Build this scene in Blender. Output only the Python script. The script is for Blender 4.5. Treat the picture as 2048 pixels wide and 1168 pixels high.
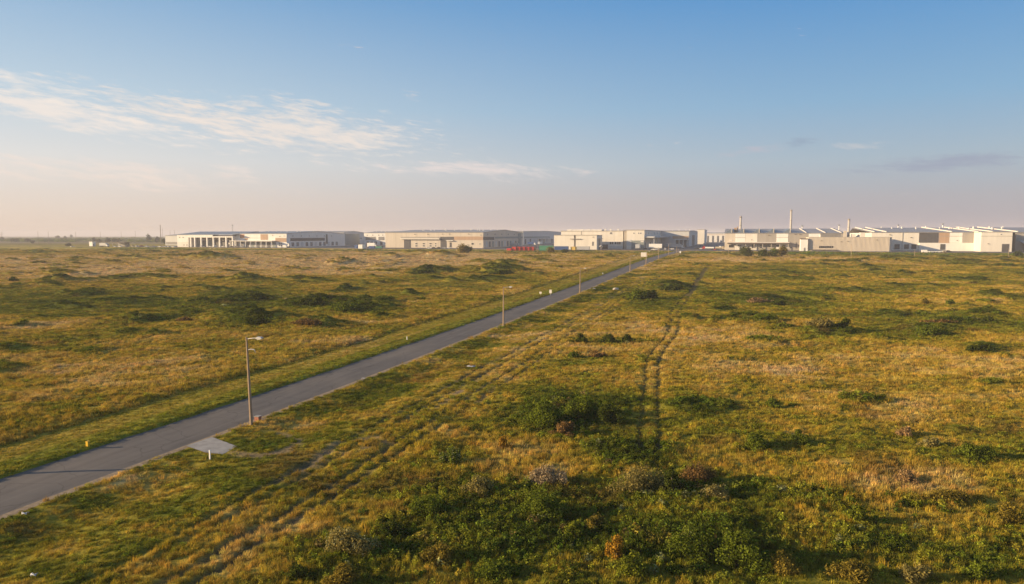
import bpy, bmesh, math, random
import numpy as np
from mathutils import Vector, Matrix

for o in list(bpy.data.objects):
    bpy.data.objects.remove(o)
SC = bpy.context.scene
COL = SC.collection
random.seed(7)
RNG = np.random.default_rng(11)

# ------------------------------------------------------------------ camera
FPX, CX, CY, HZ = 1365.333, 1024.0, 584.0, 470.0      # 24 mm lens on a 2048 px wide frame
PITCH = math.atan((CY - HZ) / FPX)
CAMZ = 18.0
cam = bpy.data.cameras.new('camera')
cam.lens = 24.0
cam.sensor_width = 36.0
cam.clip_start = 0.5
cam.clip_end = 30000
camo = bpy.data.objects.new('camera', cam)
COL.objects.link(camo)
camo.location = (0, 0, CAMZ)
camo.rotation_euler = (math.pi / 2 - PITCH, 0, 0)
SC.camera = camo

# ------------------------------------------------------------------ sun, sky, exposure
SUN_EL = math.radians(13.0)
SUN_AZ = math.radians(-97.0)            # clockwise from the view direction (+Y): low on the left, a little behind
SUN_DIR = Vector((math.sin(SUN_AZ) * math.cos(SUN_EL), math.cos(SUN_AZ) * math.cos(SUN_EL), math.sin(SUN_EL)))
sl = bpy.data.lights.new('sun', 'SUN')
sl.energy = 5.0
sl.angle = math.radians(0.6)
sl.color = (1.0, 0.745, 0.43)
so = bpy.data.objects.new('sun', sl)
COL.objects.link(so)
so.rotation_euler = SUN_DIR.to_track_quat('Z', 'Y').to_euler()
so.location = (-200, 0, 120)

SC.view_settings.view_transform = 'Standard'
SC.view_settings.look = 'None'
SC.view_settings.gamma = 1.0
SC.view_settings.use_curve_mapping = False
SC.view_settings.exposure = 0.9
SC.cycles.max_bounces = 5
SC.cycles.diffuse_bounces = 2
SC.cycles.glossy_bounces = 2
SC.cycles.transmission_bounces = 2
SC.cycles.volume_bounces = 1
SC.cycles.use_denoising = True
SC.cycles.caustics_reflective = False
SC.cycles.caustics_refractive = False


class NT:
    """small helper to write node trees"""
    def __init__(s, tree):
        s.t = tree
        s.n = tree.nodes
        s.l = tree.links

    def node(s, typ, **kw):
        n = s.n.new(typ)
        for k, v in kw.items():
            setattr(n, k, v)
        return n

    def put(s, sock, val):
        if isinstance(val, bpy.types.NodeSocket):
            s.l.new(val, sock)
        else:
            sock.default_value = val

    def m(s, op, a, b=0.0, c=None, clamp=False):
        n = s.n.new('ShaderNodeMath')
        n.operation = op
        n.use_clamp = clamp
        s.put(n.inputs[0], a)
        s.put(n.inputs[1], b)
        if c is not None:
            s.put(n.inputs[2], c)
        return n.outputs[0]

    def mix(s, f, a, b, blend='MIX'):
        n = s.n.new('ShaderNodeMix')
        n.data_type = 'RGBA'
        n.blend_type = blend
        n.clamp_factor = True
        s.put(n.inputs['Factor'], f)
        s.put(n.inputs[6], a)
        s.put(n.inputs[7], b)
        return n.outputs[2]

    def noise(s, vec, scale, detail=4, rough=0.55, dims='3D'):
        n = s.n.new('ShaderNodeTexNoise')
        n.noise_dimensions = dims
        if vec is not None:
            s.l.new(vec, n.inputs['Vector'])
        n.inputs['Scale'].default_value = scale
        n.inputs['Detail'].default_value = detail
        n.inputs['Roughness'].default_value = rough
        return n.outputs[0]

    def ramp(s, f, stops):
        n = s.n.new('ShaderNodeValToRGB')
        e = n.color_ramp.elements
        while len(e) < len(stops):
            e.new(0.5)
        for el, (p, c) in zip(e, stops):
            el.position = p
            el.color = (*c, 1) if len(c) == 3 else c
        s.put(n.inputs[0], f)
        return n.outputs[0]

    def comb(s, x, y, z):
        n = s.n.new('ShaderNodeCombineXYZ')
        for i, v in enumerate((x, y, z)):
            s.put(n.inputs[i], v)
        return n.outputs[0]


def build_world():
    w = bpy.data.worlds.new('World')
    SC.world = w
    w.use_nodes = True
    N = NT(w.node_tree)
    N.n.clear()
    out = N.node('ShaderNodeOutputWorld')
    bg = N.node('ShaderNodeBackground')
    N.l.new(bg.outputs[0], out.inputs[0])
    STR = 0.1
    bg.inputs[1].default_value = STR
    sky = N.node('ShaderNodeTexSky', sky_type='NISHITA')
    sky.sun_disc = False
    sky.sun_elevation = SUN_EL
    sky.sun_rotation = SUN_AZ
    sky.altitude = 100
    sky.air_density = 1.0
    sky.dust_density = 1.0
    sky.ozone_density = 2.0
    geo = N.node('ShaderNodeTexCoord')
    sep = N.node('ShaderNodeSeparateXYZ')
    N.l.new(geo.outputs['Generated'], sep.inputs[0])
    x, y, z = sep.outputs
    el = N.m('MULTIPLY', N.m('ARCSINE', N.m('MINIMUM', N.m('MAXIMUM', z, -1.0), 1.0)), 180 / math.pi)     # degrees
    az = N.m('MULTIPLY', N.m('ARCTAN2', x, y), 180 / math.pi)
    # hazy evening air: colour by height above the horizon, warm towards the sun, mauve away from it
    side = N.m('ADD', N.m('MULTIPLY', N.m('ADD', N.m('MULTIPLY', x, SUN_DIR.x), N.m('MULTIPLY', y, SUN_DIR.y)), 0.5), 0.5)
    t = N.m('DIVIDE', N.m('MAXIMUM', el, 0.0), 40.0, clamp=True)
    warm = N.ramp(t, [(0.0, (0.54, 0.43, 0.36)), (0.07, (0.54, 0.47, 0.425)), (0.14, (0.53, 0.515, 0.50)), (0.25, (0.37, 0.45, 0.51)), (0.45, (0.165, 0.30, 0.46)), (1.0, (0.05, 0.13, 0.30))])
    cool = N.ramp(t, [(0.0, (0.235, 0.210, 0.260)), (0.07, (0.262, 0.255, 0.295)), (0.14, (0.245, 0.305, 0.365)), (0.25, (0.155, 0.285, 0.42)), (0.45, (0.055, 0.20, 0.42)), (1.0, (0.02, 0.08, 0.24))])
    sd = N.n.new('ShaderNodeMapRange')
    sd.interpolation_type = 'SMOOTHSTEP'
    N.l.new(side, sd.inputs[0])
    sd.inputs[1].default_value = 0.15
    sd.inputs[2].default_value = 0.80
    band = N.mix(sd.outputs[0], cool, warm)
    band = N.mix(1.0, band, (.78 / STR, .775 / STR, .78 / STR, 1), 'MULTIPLY')
    fade = N.n.new('ShaderNodeMapRange')
    fade.interpolation_type = 'SMOOTHSTEP'
    N.l.new(el, fade.inputs[0])
    fade.inputs[1].default_value = 20.0
    fade.inputs[2].default_value = 45.0
    fade.inputs[3].default_value = 0.9
    fade.inputs[4].default_value = 0.0
    base = N.mix(fade.outputs[0], sky.outputs[0], band)

    def ang(u, v):
        return math.degrees(math.atan((u - CX) / FPX)), math.degrees(math.atan((HZ - v) / FPX * math.cos(math.atan((u - CX) / FPX))))

    def blob(a0, e0, da, de, slope, power=1.0):
        """soft elongated mask in azimuth / elevation"""
        dx = N.m('DIVIDE', N.m('SUBTRACT', az, a0), da)
        dy = N.m('DIVIDE', N.m('SUBTRACT', N.m('SUBTRACT', el, e0), N.m('MULTIPLY', N.m('SUBTRACT', az, a0), slope)), de)
        r2 = N.m('ADD', N.m('MULTIPLY', dx, dx), N.m('MULTIPLY', dy, dy))
        return N.m('POWER', 2.718, N.m('MULTIPLY', r2, -power))

    warp = N.noise(N.comb(N.m('MULTIPLY', az, 0.12), N.m('MULTIPLY', el, 0.35), 2.0), 1.0, 3)
    sl_ = -0.105
    elv = N.m('ADD', N.m('SUBTRACT', el, N.m('MULTIPLY', az, sl_)), N.m('MULTIPLY', warp, 1.2))
    wisp = N.noise(N.comb(N.m('MULTIPLY', az, 0.20), N.m('MULTIPLY', elv, 0.95), 5.0), 1.0, 9, 0.62)
    fine = N.noise(N.comb(N.m('MULTIPLY', az, 0.55), N.m('MULTIPLY', elv, 3.4), 9.0), 1.0, 8, 0.68)
    wis = N.m('ADD', N.m('MULTIPLY', N.m('SUBTRACT', N.m('ADD', N.m('MULTIPLY', wisp, 0.5), N.m('MULTIPLY', fine, 0.5)), 0.5), 3.6), 0.5)

    def cloud(base, mask, lo, hi, col, amt):
        f = N.n.new('ShaderNodeMapRange')
        f.interpolation_type = 'SMOOTHSTEP'
        # the mask lowers the threshold, so the edge follows the wisps
        N.l.new(N.m('ADD', wis, N.m('MULTIPLY', N.m('SUBTRACT', mask, 1.0), 0.95)), f.inputs[0])
        f.inputs[1].default_value = lo
        f.inputs[2].default_value = hi
        f.inputs[3].default_value = 0
        f.inputs[4].default_value = amt
        return N.mix(f.outputs[0], base, (.57 * col[0] / STR, .57 * col[1] / STR, .57 * col[2] / STR, 1))

    cw = (0.80, 0.72, 0.66)
    for (u, v, da, de, slp, lo, hi, c, amt) in (
            (620, 262, 12.0, 2.3, -0.07, -.06, .70, cw, .95), (380, 236, 9.0, 1.6, -0.14, -.0, .75, cw, .85),
            (110, 222, 14.0, 1.5, -0.13, -.05, .75, (0.86, 0.77, 0.70), .85), (60, 175, 10.0, 0.9, -0.18, -.05, .85, (0.86, 0.78, 0.71), .8),
            (180, 345, 15.0, 1.4, -0.07, .0, 1.0, (0.95, 0.76, 0.64), .5), (470, 338, 3.0, .5, -0.16, .05, .8, (.90, .75, .66), .5),
            (960, 342, 10.0, 0.9, -0.03, -.05, .75, (0.82, 0.70, 0.66), .65), (1880, 327, 7.5, .75, 0.075, -.10, .7, (0.30, 0.335, 0.44), .7),
            (1590, 291, 1.4, .45, 0.05, .0, .6, (0.27, 0.35, 0.46), .75), (1500, 305, 5, .45, 0.10, .1, .8, (0.52, 0.47, 0.52), .5), (1710, 294, 2.8, .4, -0.02, .1, .8, (0.60, 0.58, 0.58), .5)):
        a0, e0 = ang(u, v)
        base = cloud(base, blob(a0, e0, da, de, slp), lo, hi, c, amt)
    N.l.new(base, bg.inputs[0])


build_world()

# ------------------------------------------------------------------ places: pixel columns and rows of the survey -> ground
ROAD_A = math.radians(17.9)
EX, EY = math.cos(ROAD_A), -math.sin(ROAD_A)      # across the road, to the right
RX, RY = math.sin(ROAD_A), math.cos(ROAD_A)       # along the road, away
ZP = 5.0                                          # level of the estate


def sm(v):
    v = np.clip(v, 0, 1)
    return v * v * (3 - 2 * v)


def to_st(x, y):
    return x * RX + y * RY, x * EX + y * EY


def from_st(s, t):
    return s * RX + t * EX, s * RY + t * EY


def zbase(x, y):
    s = x * RX + y * RY
    return ZP * sm((s - 60) / 420)


def ray(u, v):
    dv = (CY - v) / FPX
    return (u - CX) / FPX, math.cos(PITCH) + dv * math.sin(PITCH), -math.sin(PITCH) + dv * math.cos(PITCH)


def gp(u, v):
    d = ray(u, v)
    z = 0.0
    for _ in range(60):
        k = (z - CAMZ) / d[2]
        z = 0.5 * z + 0.5 * float(zbase(d[0] * k, d[1] * k))
    return d[0] * k, d[1] * k


def proj(x, y, z):
    dp = y * math.cos(PITCH) - (z - CAMZ) * math.sin(PITCH)
    up = y * math.sin(PITCH) + (z - CAMZ) * math.cos(PITCH)
    return CX + FPX * x / dp, CY - FPX * up / dp


def along(px, py, pz, dx, dy, u):
    """distance d so that (p + d*dir) lies in pixel column u"""
    k = (u - CX) / FPX
    c = math.cos(PITCH)
    dp0 = py * c - (pz - CAMZ) * math.sin(PITCH)
    return (k * dp0 - px) / (dx - k * dy * c)


def height_at(x, y, v):
    """z of pixel row v above the point x, y"""
    q = (CY - v) / FPX
    c, s = math.cos(PITCH), math.sin(PITCH)
    # (y s + h c) = q (y c - h s)
    h = y * (q * c - s) / (c + q * s)
    return CAMZ + h


# ------------------------------------------------------------------ noise
def _h(ix, iy, seed):
    n = (ix * 374761393 + iy * 668265263 + seed * 1442695041) & 0xffffffff
    n = ((n ^ (n >> 13)) * 1274126177) & 0xffffffff
    return ((n ^ (n >> 16)) & 0xffff) / 65535.0 - 0.5


def vnoise(x, y, seed=0):
    x = np.asarray(x, float)
    y = np.asarray(y, float)
    ix = np.floor(x).astype(np.int64)
    iy = np.floor(y).astype(np.int64)
    fx = x - ix
    fy = y - iy
    fx = fx * fx * (3 - 2 * fx)
    fy = fy * fy * (3 - 2 * fy)
    a = _h(ix, iy, seed)
    b = _h(ix + 1, iy, seed)
    c = _h(ix, iy + 1, seed)
    d = _h(ix + 1, iy + 1, seed)
    return (a * (1 - fx) + b * fx) * (1 - fy) + (c * (1 - fx) + d * fx) * fy


def fbm(x, y, seed=0, oct=3):
    r = 0
    am = 1.0
    tot = 0
    for i in range(oct):
        r = r + am * vnoise(x * 2 ** i + 13.7 * i, y * 2 ** i - 7.3 * i, seed + i)
        tot += am
        am *= 0.5
    return r / tot * 1.6


# ------------------------------------------------------------------ land form
RW = 3.4                # half width of the road


def road_c(s):
    return -47.75 + 0.012 * (s - 30)


S_CROSS = 585.0
S_DRIVE = to_st(*gp(424, 892))[0]
TRK2 = (-31.9, -30.3, -27.6, -26.1)
TRACK = [gp(u, v) for u, v in ((1298, 905), (1299, 850), (1302, 780), (1305, 722), (1326, 690), (1344, 668), (1351, 640), (1347, 626), (1364, 605), (1385, 580), (1402, 552), (1412, 536))]
PATHS = [[gp(u, v) for u, v in pts] for pts in (
    ((600, 938), (638, 921), (655, 897), (680, 882), (712, 877), (750, 874)),
    ((470, 905), (520, 912), (575, 900), (600, 880), (560, 860)),
    ((860, 822), (900, 797), (940, 772), (975, 750)),
    ((690, 905), (740, 895), (780, 880)))]


def dist_poly(x, y, pts):
    best = np.full(np.shape(x), 1e9)
    sgn = np.zeros(np.shape(x))
    for (x0, y0), (x1, y1) in zip(pts[:-1], pts[1:]):
        dx, dy = x1 - x0, y1 - y0
        L2 = dx * dx + dy * dy
        q = np.clip(((x - x0) * dx + (y - y0) * dy) / L2, 0, 1)
        ex, ey = x - x0 - q * dx, y - y0 - q * dy
        d = np.hypot(ex, ey)
        w = d < best
        best = np.where(w, d, best)
        sgn = np.where(w, np.sign(dx * ey - dy * ex), sgn)
    return best * sgn


# hummocks: (u, v, half width px, half depth m, height m)
MOUNDS = [(415, 520, 45, 9, 2.2), (445, 517, 20, 6, 1.2), (490, 564, 42, 6, 1.5), (690, 529, 28, 6, 1.7), (672, 531, 14, 4, 1.0),
          (690, 544, 30, 4, .8), (605, 517, 24, 6, 1.1), (780, 517, 26, 6, 1.4), (882, 514, 34, 8, 1.9), (830, 508, 34, 6, 1.3),
          (120, 553, 45, 6, 1.2), (115, 566, 45, 6, 1.1), (75, 507, 25, 6, 1.2), (150, 520, 30, 6, .8), (250, 517, 38, 6, .9), (330, 550, 26, 5, .8),
          (865, 546, 60, 7, 1.6), (1000, 545, 48, 8, 2.2), (1010, 532, 40, 6, 1.4), (960, 528, 38, 6, 1.0), (975, 561, 40, 4, .9), (905, 565, 18, 4, .8),
          (1085, 526, 25, 5, 1.2), (1060, 519, 30, 6, 1.0), (700, 582, 24, 4, .9), (815, 593, 20, 4, .9), (640, 565, 20, 4, .6),
          (495, 603, 50, 7, 1.6), (420, 612, 45, 6, 1.0), (510, 640, 60, 6, 1.9), (450, 640, 40, 5, 1.2), (640, 610, 80, 8, 1.6), (730, 622, 45, 6, 1.5),
          (630, 655, 65, 5, 1.5), (760, 640, 35, 4, 1.0), (380, 637, 34, 4, 1.0), (300, 645, 50, 5, .8), (260, 672, 34, 4, .8), (310, 676, 22, 3, .9),
          (120, 620, 60, 6, .9), (210, 610, 60, 6, .9), (180, 710, 26, 4, .6),
          (1300, 522, 30, 8, 1.3), (1350, 516, 35, 8, 1.2), (1400, 533, 25, 6, .9), (1165, 600, 35, 4, 1.0), (1090, 640, 40, 3, .9),
          (1340, 575, 45, 6, 1.2), (1420, 590, 30, 5, 1.0), (1520, 600, 50, 6, 1.2), (1640, 665, 40, 4, 1.0), (1780, 523, 40, 8, .9), (1930, 526, 50, 8, 1.0),
          (1665, 581, 50, 5, .8), (1860, 660, 60, 5, 1.2), (1900, 645, 55, 4, .8), (1980, 590, 40, 5, 1.0), (1590, 560, 50, 6, .7), (1960, 700, 40, 3, .8),
          (1120, 820, 60, 5, .6), (1320, 960, 70, 4, .4), (1430, 1080, 90, 4, .4), (700, 1110, 100, 4, .35), (1000, 1040, 120, 5, .3)]
_MW = []
for (u, v, wpx, dep, h) in MOUNDS:
    mx, my = gp(u, v)
    _MW.append((mx, my, wpx * my / FPX, dep * .7, h * (1.75 if my > 210 else (.95 if my > 85 else .7))))


def land(x, y):
    """height of the ground"""
    x = np.asarray(x, float)
    y = np.asarray(y, float)
    s, t = to_st(x, y)
    z = zbase(x, y)
    rc = road_c(s)
    dl = (rc - RW) - t           # >0 left of the road
    dr = t - (rc + RW)           # >0 right of the road
    off = np.maximum(dl, dr)
    plat = sm((S_CROSS - 30 - s) / 90)           # 0 on the estate
    wild = sm((off - 4) / 14) * plat
    far = sm((s - 900) / 600)
    # small rolling hummocks
    b = 0.55 * fbm(x / 26, y / 20, 3, 3) + 0.40 * np.maximum(fbm(x / 7.5, y / 5.5, 21, 3), -0.1)
    b += 0.35 * fbm(x / 2.2, y / 1.8, 31, 2) * np.clip(70 / np.maximum(y, 30), 0.25, 1)
    z = z + wild * b * 0.75
    z = z + wild * sm((off - 14) / 10) * 0.9 * sm((fbm(x / 10, y / 8, 221, 3) - .26) / .25) * np.clip(y / 140, .25, 1)
    # rolling ridges in the open fields
    rg = np.abs(fbm(x / 38, y / 24, 51, 3))
    z = z + wild * 0.35 * np.clip(0.16 - rg, 0, 1) / 0.16 * sm((off - 25) / 25)
    for (mx, my, mw, md, mh) in _MW:
        q = ((x - mx) / mw) ** 2 + ((y - my) / md) ** 2
        near = q < 6
        if near.any():
            xs_, ys_ = x[near], y[near]
            z[near] += mh * np.exp(-q[near]) * (1 + 0.5 * fbm(xs_ / 3, ys_ / 3, 61, 2)) * plat[near] * sm((off[near] - 6) / 6)
    # left verge stands above the carriageway, tall grass bank behind it
    bank = sm((t + 1e9) * 0 + (-(58.5) - t + 0.8 * fbm(s / 9, t * 0, 71, 2)) / 1.6)
    z = z + plat * (0.20 * sm((dl - 0.02) / 0.35) * (dl > 0) + 0.22 * bank * (dl > 0))
    # right side falls into a shallow ditch
    z = z - (1 - np.exp(-((s - S_DRIVE) / 4.5) ** 2)) * plat * 0.40 * sm((dr - 0.7) / 4.0) * (1 - sm((dr - 5) / 7)) * (dr > 0)
    # old wheel lines beside the road
    for off_t in TRK2:
        wob = 0.5 * fbm(s / 14, s * 0 + off_t, 81, 2)
        z = z - 0.16 * np.exp(-((t - off_t - wob) / 0.30) ** 2) * plat * sm((260 - s) / 60)
    d = np.abs(np.abs(dist_poly(x, y, TRACK)) - 0.80)
    z = z - 0.22 * np.exp(-(d / 0.34) ** 2) * np.where(y < 420, 1, 0)
    # the field lies a little below the cross street
    z = z - 0.95 * sm((s - 430) / 90) * sm((S_CROSS - 7 - s) / 9) * sm((off - 1) / 8)
    # roads sit in a bed
    z = z - 0.16 * sm((0.35 - off) / 0.3)
    return z + far * 0.0


def landz(x, y):
    return float(land(np.array([x]), np.array([y]))[0])


# vegetation zones: (u, v, du, dv, dryness shift, lush)
ZONES = [(350, 525, 700, 28, .40, 0), (120, 548, 200, 14, .2, 0), (700, 535, 300, 22, .28, 0), (900, 520, 350, 14, .2, 0),
         (180, 600, 260, 34, -.14, .10), (330, 630, 150, 40, -.20, .30), (480, 609, 90, 16, -.28, .8), (520, 645, 100, 16, -.25, .8), (650, 612, 110, 18, -.28, .9),
         (640, 655, 110, 14, .10, .2), (730, 625, 60, 16, -.2, .7), (860, 548, 70, 9, -.3, .8), (1000, 545, 60, 9, -.3, .9), (980, 562, 60, 5, -.2, .4),
         (80, 660, 130, 25, .22, 0), (300, 720, 260, 30, .12, 0), (150, 760, 200, 30, .06, 0), (700, 590, 200, 25, .05, 0),
         (1600, 515, 130, 10, .32, 0), (1450, 520, 80, 12, .25, 0), (1830, 530, 50, 7, .25, 0), (1750, 600, 330, 55, -.08, .08), (1600, 610, 150, 30, -.12, .22),
         (1900, 640, 200, 22, -.25, .55), (1640, 665, 120, 20, -.2, .5), (1850, 670, 130, 14, -.3, .6), (1350, 575, 60, 14, -.25, .6), (1290, 600, 60, 20, -.25, .5),
         (1520, 600, 90, 14, -.2, .45), (1240, 680, 90, 10, -.25, .5), (1200, 650, 110, 30, .2, 0), (1400, 720, 160, 40, .10, 0), (1700, 760, 300, 60, .10, 0), (1900, 830, 200, 60, .12, 0),
         (1500, 690, 120, 25, .08, 0), (1900, 720, 160, 25, .1, 0), (1000, 760, 60, 40, .18, 0), (900, 790, 90, 30, .12, 0),
         (1130, 830, 130, 45, -.35, 1.0), (1230, 880, 150, 30, -.15, .4), (1000, 1060, 320, 110, -.24, .85), (700, 1120, 160, 60, -.2, .7), (1400, 1100, 260, 80, -.28, .9),
         (1320, 985, 180, 45, -.15, .8), (1480, 985, 100, 40, -.25, .7), (1500, 880, 120, 40, -.12, .3), (1800, 960, 240, 60, .10, .1), (1750, 1090, 300, 60, -.12, .5), (1950, 1120, 170, 50, -.15, .6), (1620, 1000, 140, 40, -.08, .4), (1850, 1010, 120, 25, -.1, .4),
         (2000, 900, 120, 40, -.1, .3), (560, 880, 90, 25, -.25, .2), (750, 800, 90, 40, -.2, .1), (250, 1010, 280, 60, -.04, .1), (150, 1120, 200, 60, .0, .1), (330, 985, 60, 22, .2, 0), (120, 1090, 70, 25, .2, 0), (260, 1090, 60, 20, -.15, .2), (880, 900, 150, 50, -.05, .1),
         (450, 960, 150, 30, -.05, 0), (620, 1050, 110, 40, .06, 0), (1620, 545, 300, 18, -.06, .05), (1990, 560, 200, 18, -.10, .15)]
_ZW = []
for (u, v, du, dv, dd, lu) in ZONES:
    zx, zy = gp(u, v)
    y0 = gp(u, min(v + dv, 1400))[1]
    y1 = gp(u, max(v - dv, 492))[1]
    _ZW.append((zx, zy, du * zy / FPX, max(zy - y0, 1), max(y1 - zy, 1), dd, lu))

PAL_D = np.array([0.0, 0.22, 0.40, 0.55, 0.70, 0.85, 1.0])
PAL = np.array([(.085, .100, .014), (.150, .165, .018), (.250, .228, .025), (.365, .288, .034), (.465, .332, .056), (.56, .405, .125), (.61, .455, .22)])


def veg(x, y):
    """colour, grass height, density, lushness of the ground cover"""
    s, t = to_st(x, y)
    rc = road_c(s)
    dl = (rc - RW) - t
    dr = t - (rc + RW)
    n1 = fbm(x / 55, y / 40, 101, 3)
    n2 = fbm(x / 12, y / 8, 111, 3)
    n3 = fbm(x / 3.2, y / 2.4, 121, 2)
    off_ = np.maximum(dl, dr)
    d = 0.585 + 0.28 * n1 + 0.34 * n2 + 0.27 * n3
    lush = np.zeros_like(d)
    for (zx, zy, wx, wy0, wy1, dd, lu) in _ZW:
        wy = np.where(y < zy, wy0, wy1)
        g = np.exp(-(((x - zx) / wx) ** 2 + ((y - zy) / wy) ** 2) * 1.1)
        d = d + dd * g
        lush = np.maximum(lush, lu * g)
    for (mx, my, mw, md, mh) in _MW:
        if my > 85:
            g = np.exp(-(((x - mx) / (mw * .8)) ** 2 + ((y - my) / md) ** 2) * 1.3)
            d = d * (1 - .70 * g)
            lush = np.maximum(lush, (.60 if my > 210 else .45) * g)
    hm = sm((fbm(x / 10, y / 8, 221, 3) - .30) / .18) * sm((off_ - 14) / 10)
    d = d - .30 * hm
    lush = np.maximum(lush, .55 * hm)
    lush = np.clip(lush + 0.5 * n2 * (lush > 0.15), 0, 1.2) * np.where(y > 85, .25 + .75 * sm((fbm(x / 9, y / 7, 231, 3) + .18) / .3), 1)
    d = d - 0.18 * sm((lush - .3) / .4)
    mown = (dl > 0) * (t > -58.5 + 0.8 * fbm(s / 9, t * 0, 71, 2)) * (s < S_CROSS - 8)
    stripe = 0.62 * fbm(s / 34, t / 0.9, 131, 2)
    d = np.where(mown, 0.57 + 0.14 * n2 + 0.16 * n3 + 0.55 * stripe + 0.10 * n1 + .22 * sm((s - 220) / 200), d)
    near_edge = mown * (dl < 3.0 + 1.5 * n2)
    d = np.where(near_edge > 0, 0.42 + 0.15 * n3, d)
    rs = (dr > 0.5) * (dr < 13)
    d = np.where(rs, d - 0.06 + 0.3 * stripe + .2 * n2 + .15 * n3, d)
    d = np.clip(d, 0, 1)
    col = np.stack([np.interp(d, PAL_D, PAL[:, i]) for i in range(3)], -1)
    # a little russet and grey-violet weed in the mix
    rus = sm((fbm(x / 6, y / 4.5, 141, 3) - 0.30) / 0.25)[..., None]
    col = col * (1 - 0.5 * rus) + np.array([.17, .085, .035]) * 0.5 * rus
    verge_green = near_edge[..., None] * np.array([.30, .30, .03])  # bright yellow-green of the grass beside the road
    col = np.where(near_edge[..., None] > 0, 0.5 * col + 0.5 * verge_green, col)
    hgt = 0.34 + 0.22 * n2 + 0.18 * n1 + 0.25 * lush
    hgt = np.where(mown, 0.13 + 0.05 * n3, hgt)
    hgt = np.where(near_edge > 0, .24 + .08 * n3, hgt)
    hgt = np.where(rs, 0.26 + 0.12 * n2, hgt)
    tl = (dl > 0) & (t < -58.5) & (t > -66)
    hgt = np.where(tl, hgt + 0.08, hgt)
    hgt = hgt * (1 - .45 * sm((s - 380) / 100))
    dirt = np.zeros_like(d)
    for off_t in TRK2:
        wob = 0.5 * fbm(s / 14, s * 0 + off_t, 81, 2)
        dirt = np.maximum(dirt, 0.45 * np.exp(-((t - off_t - wob) / 0.40) ** 2) * sm((260 - s) / 60) * (0.55 + 1.0 * fbm(s / 7, t, 151, 2)))
    for P in PATHS:
        dp = np.abs(dist_poly(x, y, P))
        dirt = np.maximum(dirt, np.exp(-(dp / (0.50 + 0.5 * n3)) ** 2) * (0.7 + .9 * n3))
    dirt = np.maximum(dirt, 0.7 * sm((0.55 - np.abs(dr - 0.25)) / 0.35))
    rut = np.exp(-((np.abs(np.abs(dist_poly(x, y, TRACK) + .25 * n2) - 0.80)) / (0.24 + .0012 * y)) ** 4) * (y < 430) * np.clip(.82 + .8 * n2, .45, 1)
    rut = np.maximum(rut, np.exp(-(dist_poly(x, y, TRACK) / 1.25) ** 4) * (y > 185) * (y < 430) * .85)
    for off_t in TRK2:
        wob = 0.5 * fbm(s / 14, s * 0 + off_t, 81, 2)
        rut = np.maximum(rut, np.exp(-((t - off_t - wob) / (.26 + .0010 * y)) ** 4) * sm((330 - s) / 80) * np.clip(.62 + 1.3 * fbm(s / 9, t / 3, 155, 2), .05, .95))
    dirt = np.clip(dirt, 0, 1)
    return col, np.clip(hgt, 0.08, 1.2), dirt, rut, lush, d


# ------------------------------------------------------------------ materials
MATS = {}


def tint(c, k):
    return tuple(max(0.0, min(1.0, v * k)) for v in c)


def mat(name, col, rough=0.7, var=0.12, scale=1.5, metal=0.0, bump=0.0, streak=False, spec=0.3):
    """plain surface with procedural wear"""
    if name in MATS:
        return MATS[name]
    m = bpy.data.materials.new(name)
    m.use_nodes = True
    N = NT(m.node_tree)
    b = N.n['Principled BSDF']
    tc = N.node('ShaderNodeTexCoord')
    vec = tc.outputs['Object']
    if streak:
        mp = N.node('ShaderNodeMapping')
        N.l.new(vec, mp.inputs[0])
        mp.inputs['Scale'].default_value = (1.0, 1.0, 0.12)
        vec = mp.outputs[0]
    n = N.noise(vec, scale, 5, 0.6)
    f = N.n.new('ShaderNodeMapRange')
    N.l.new(n, f.inputs[0])
    f.inputs[1].default_value = 0.3
    f.inputs[2].default_value = 0.7
    c = N.mix(f.outputs[0], (*tint(col, 1 - var), 1), (*tint(col, 1 + var), 1))
    N.l.new(c, b.inputs['Base Color'])
    b.inputs['Roughness'].default_value = rough
    b.inputs['Metallic'].default_value = metal
    b.inputs['Specular IOR Level'].default_value = spec
    if bump:
        bp = N.node('ShaderNodeBump')
        bp.inputs['Strength'].default_value = bump
        bp.inputs['Distance'].default_value = 0.02
        N.l.new(n, bp.inputs['Height'])
        N.l.new(bp.outputs[0], b.inputs['Normal'])
    MATS[name] = m
    return m


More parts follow.
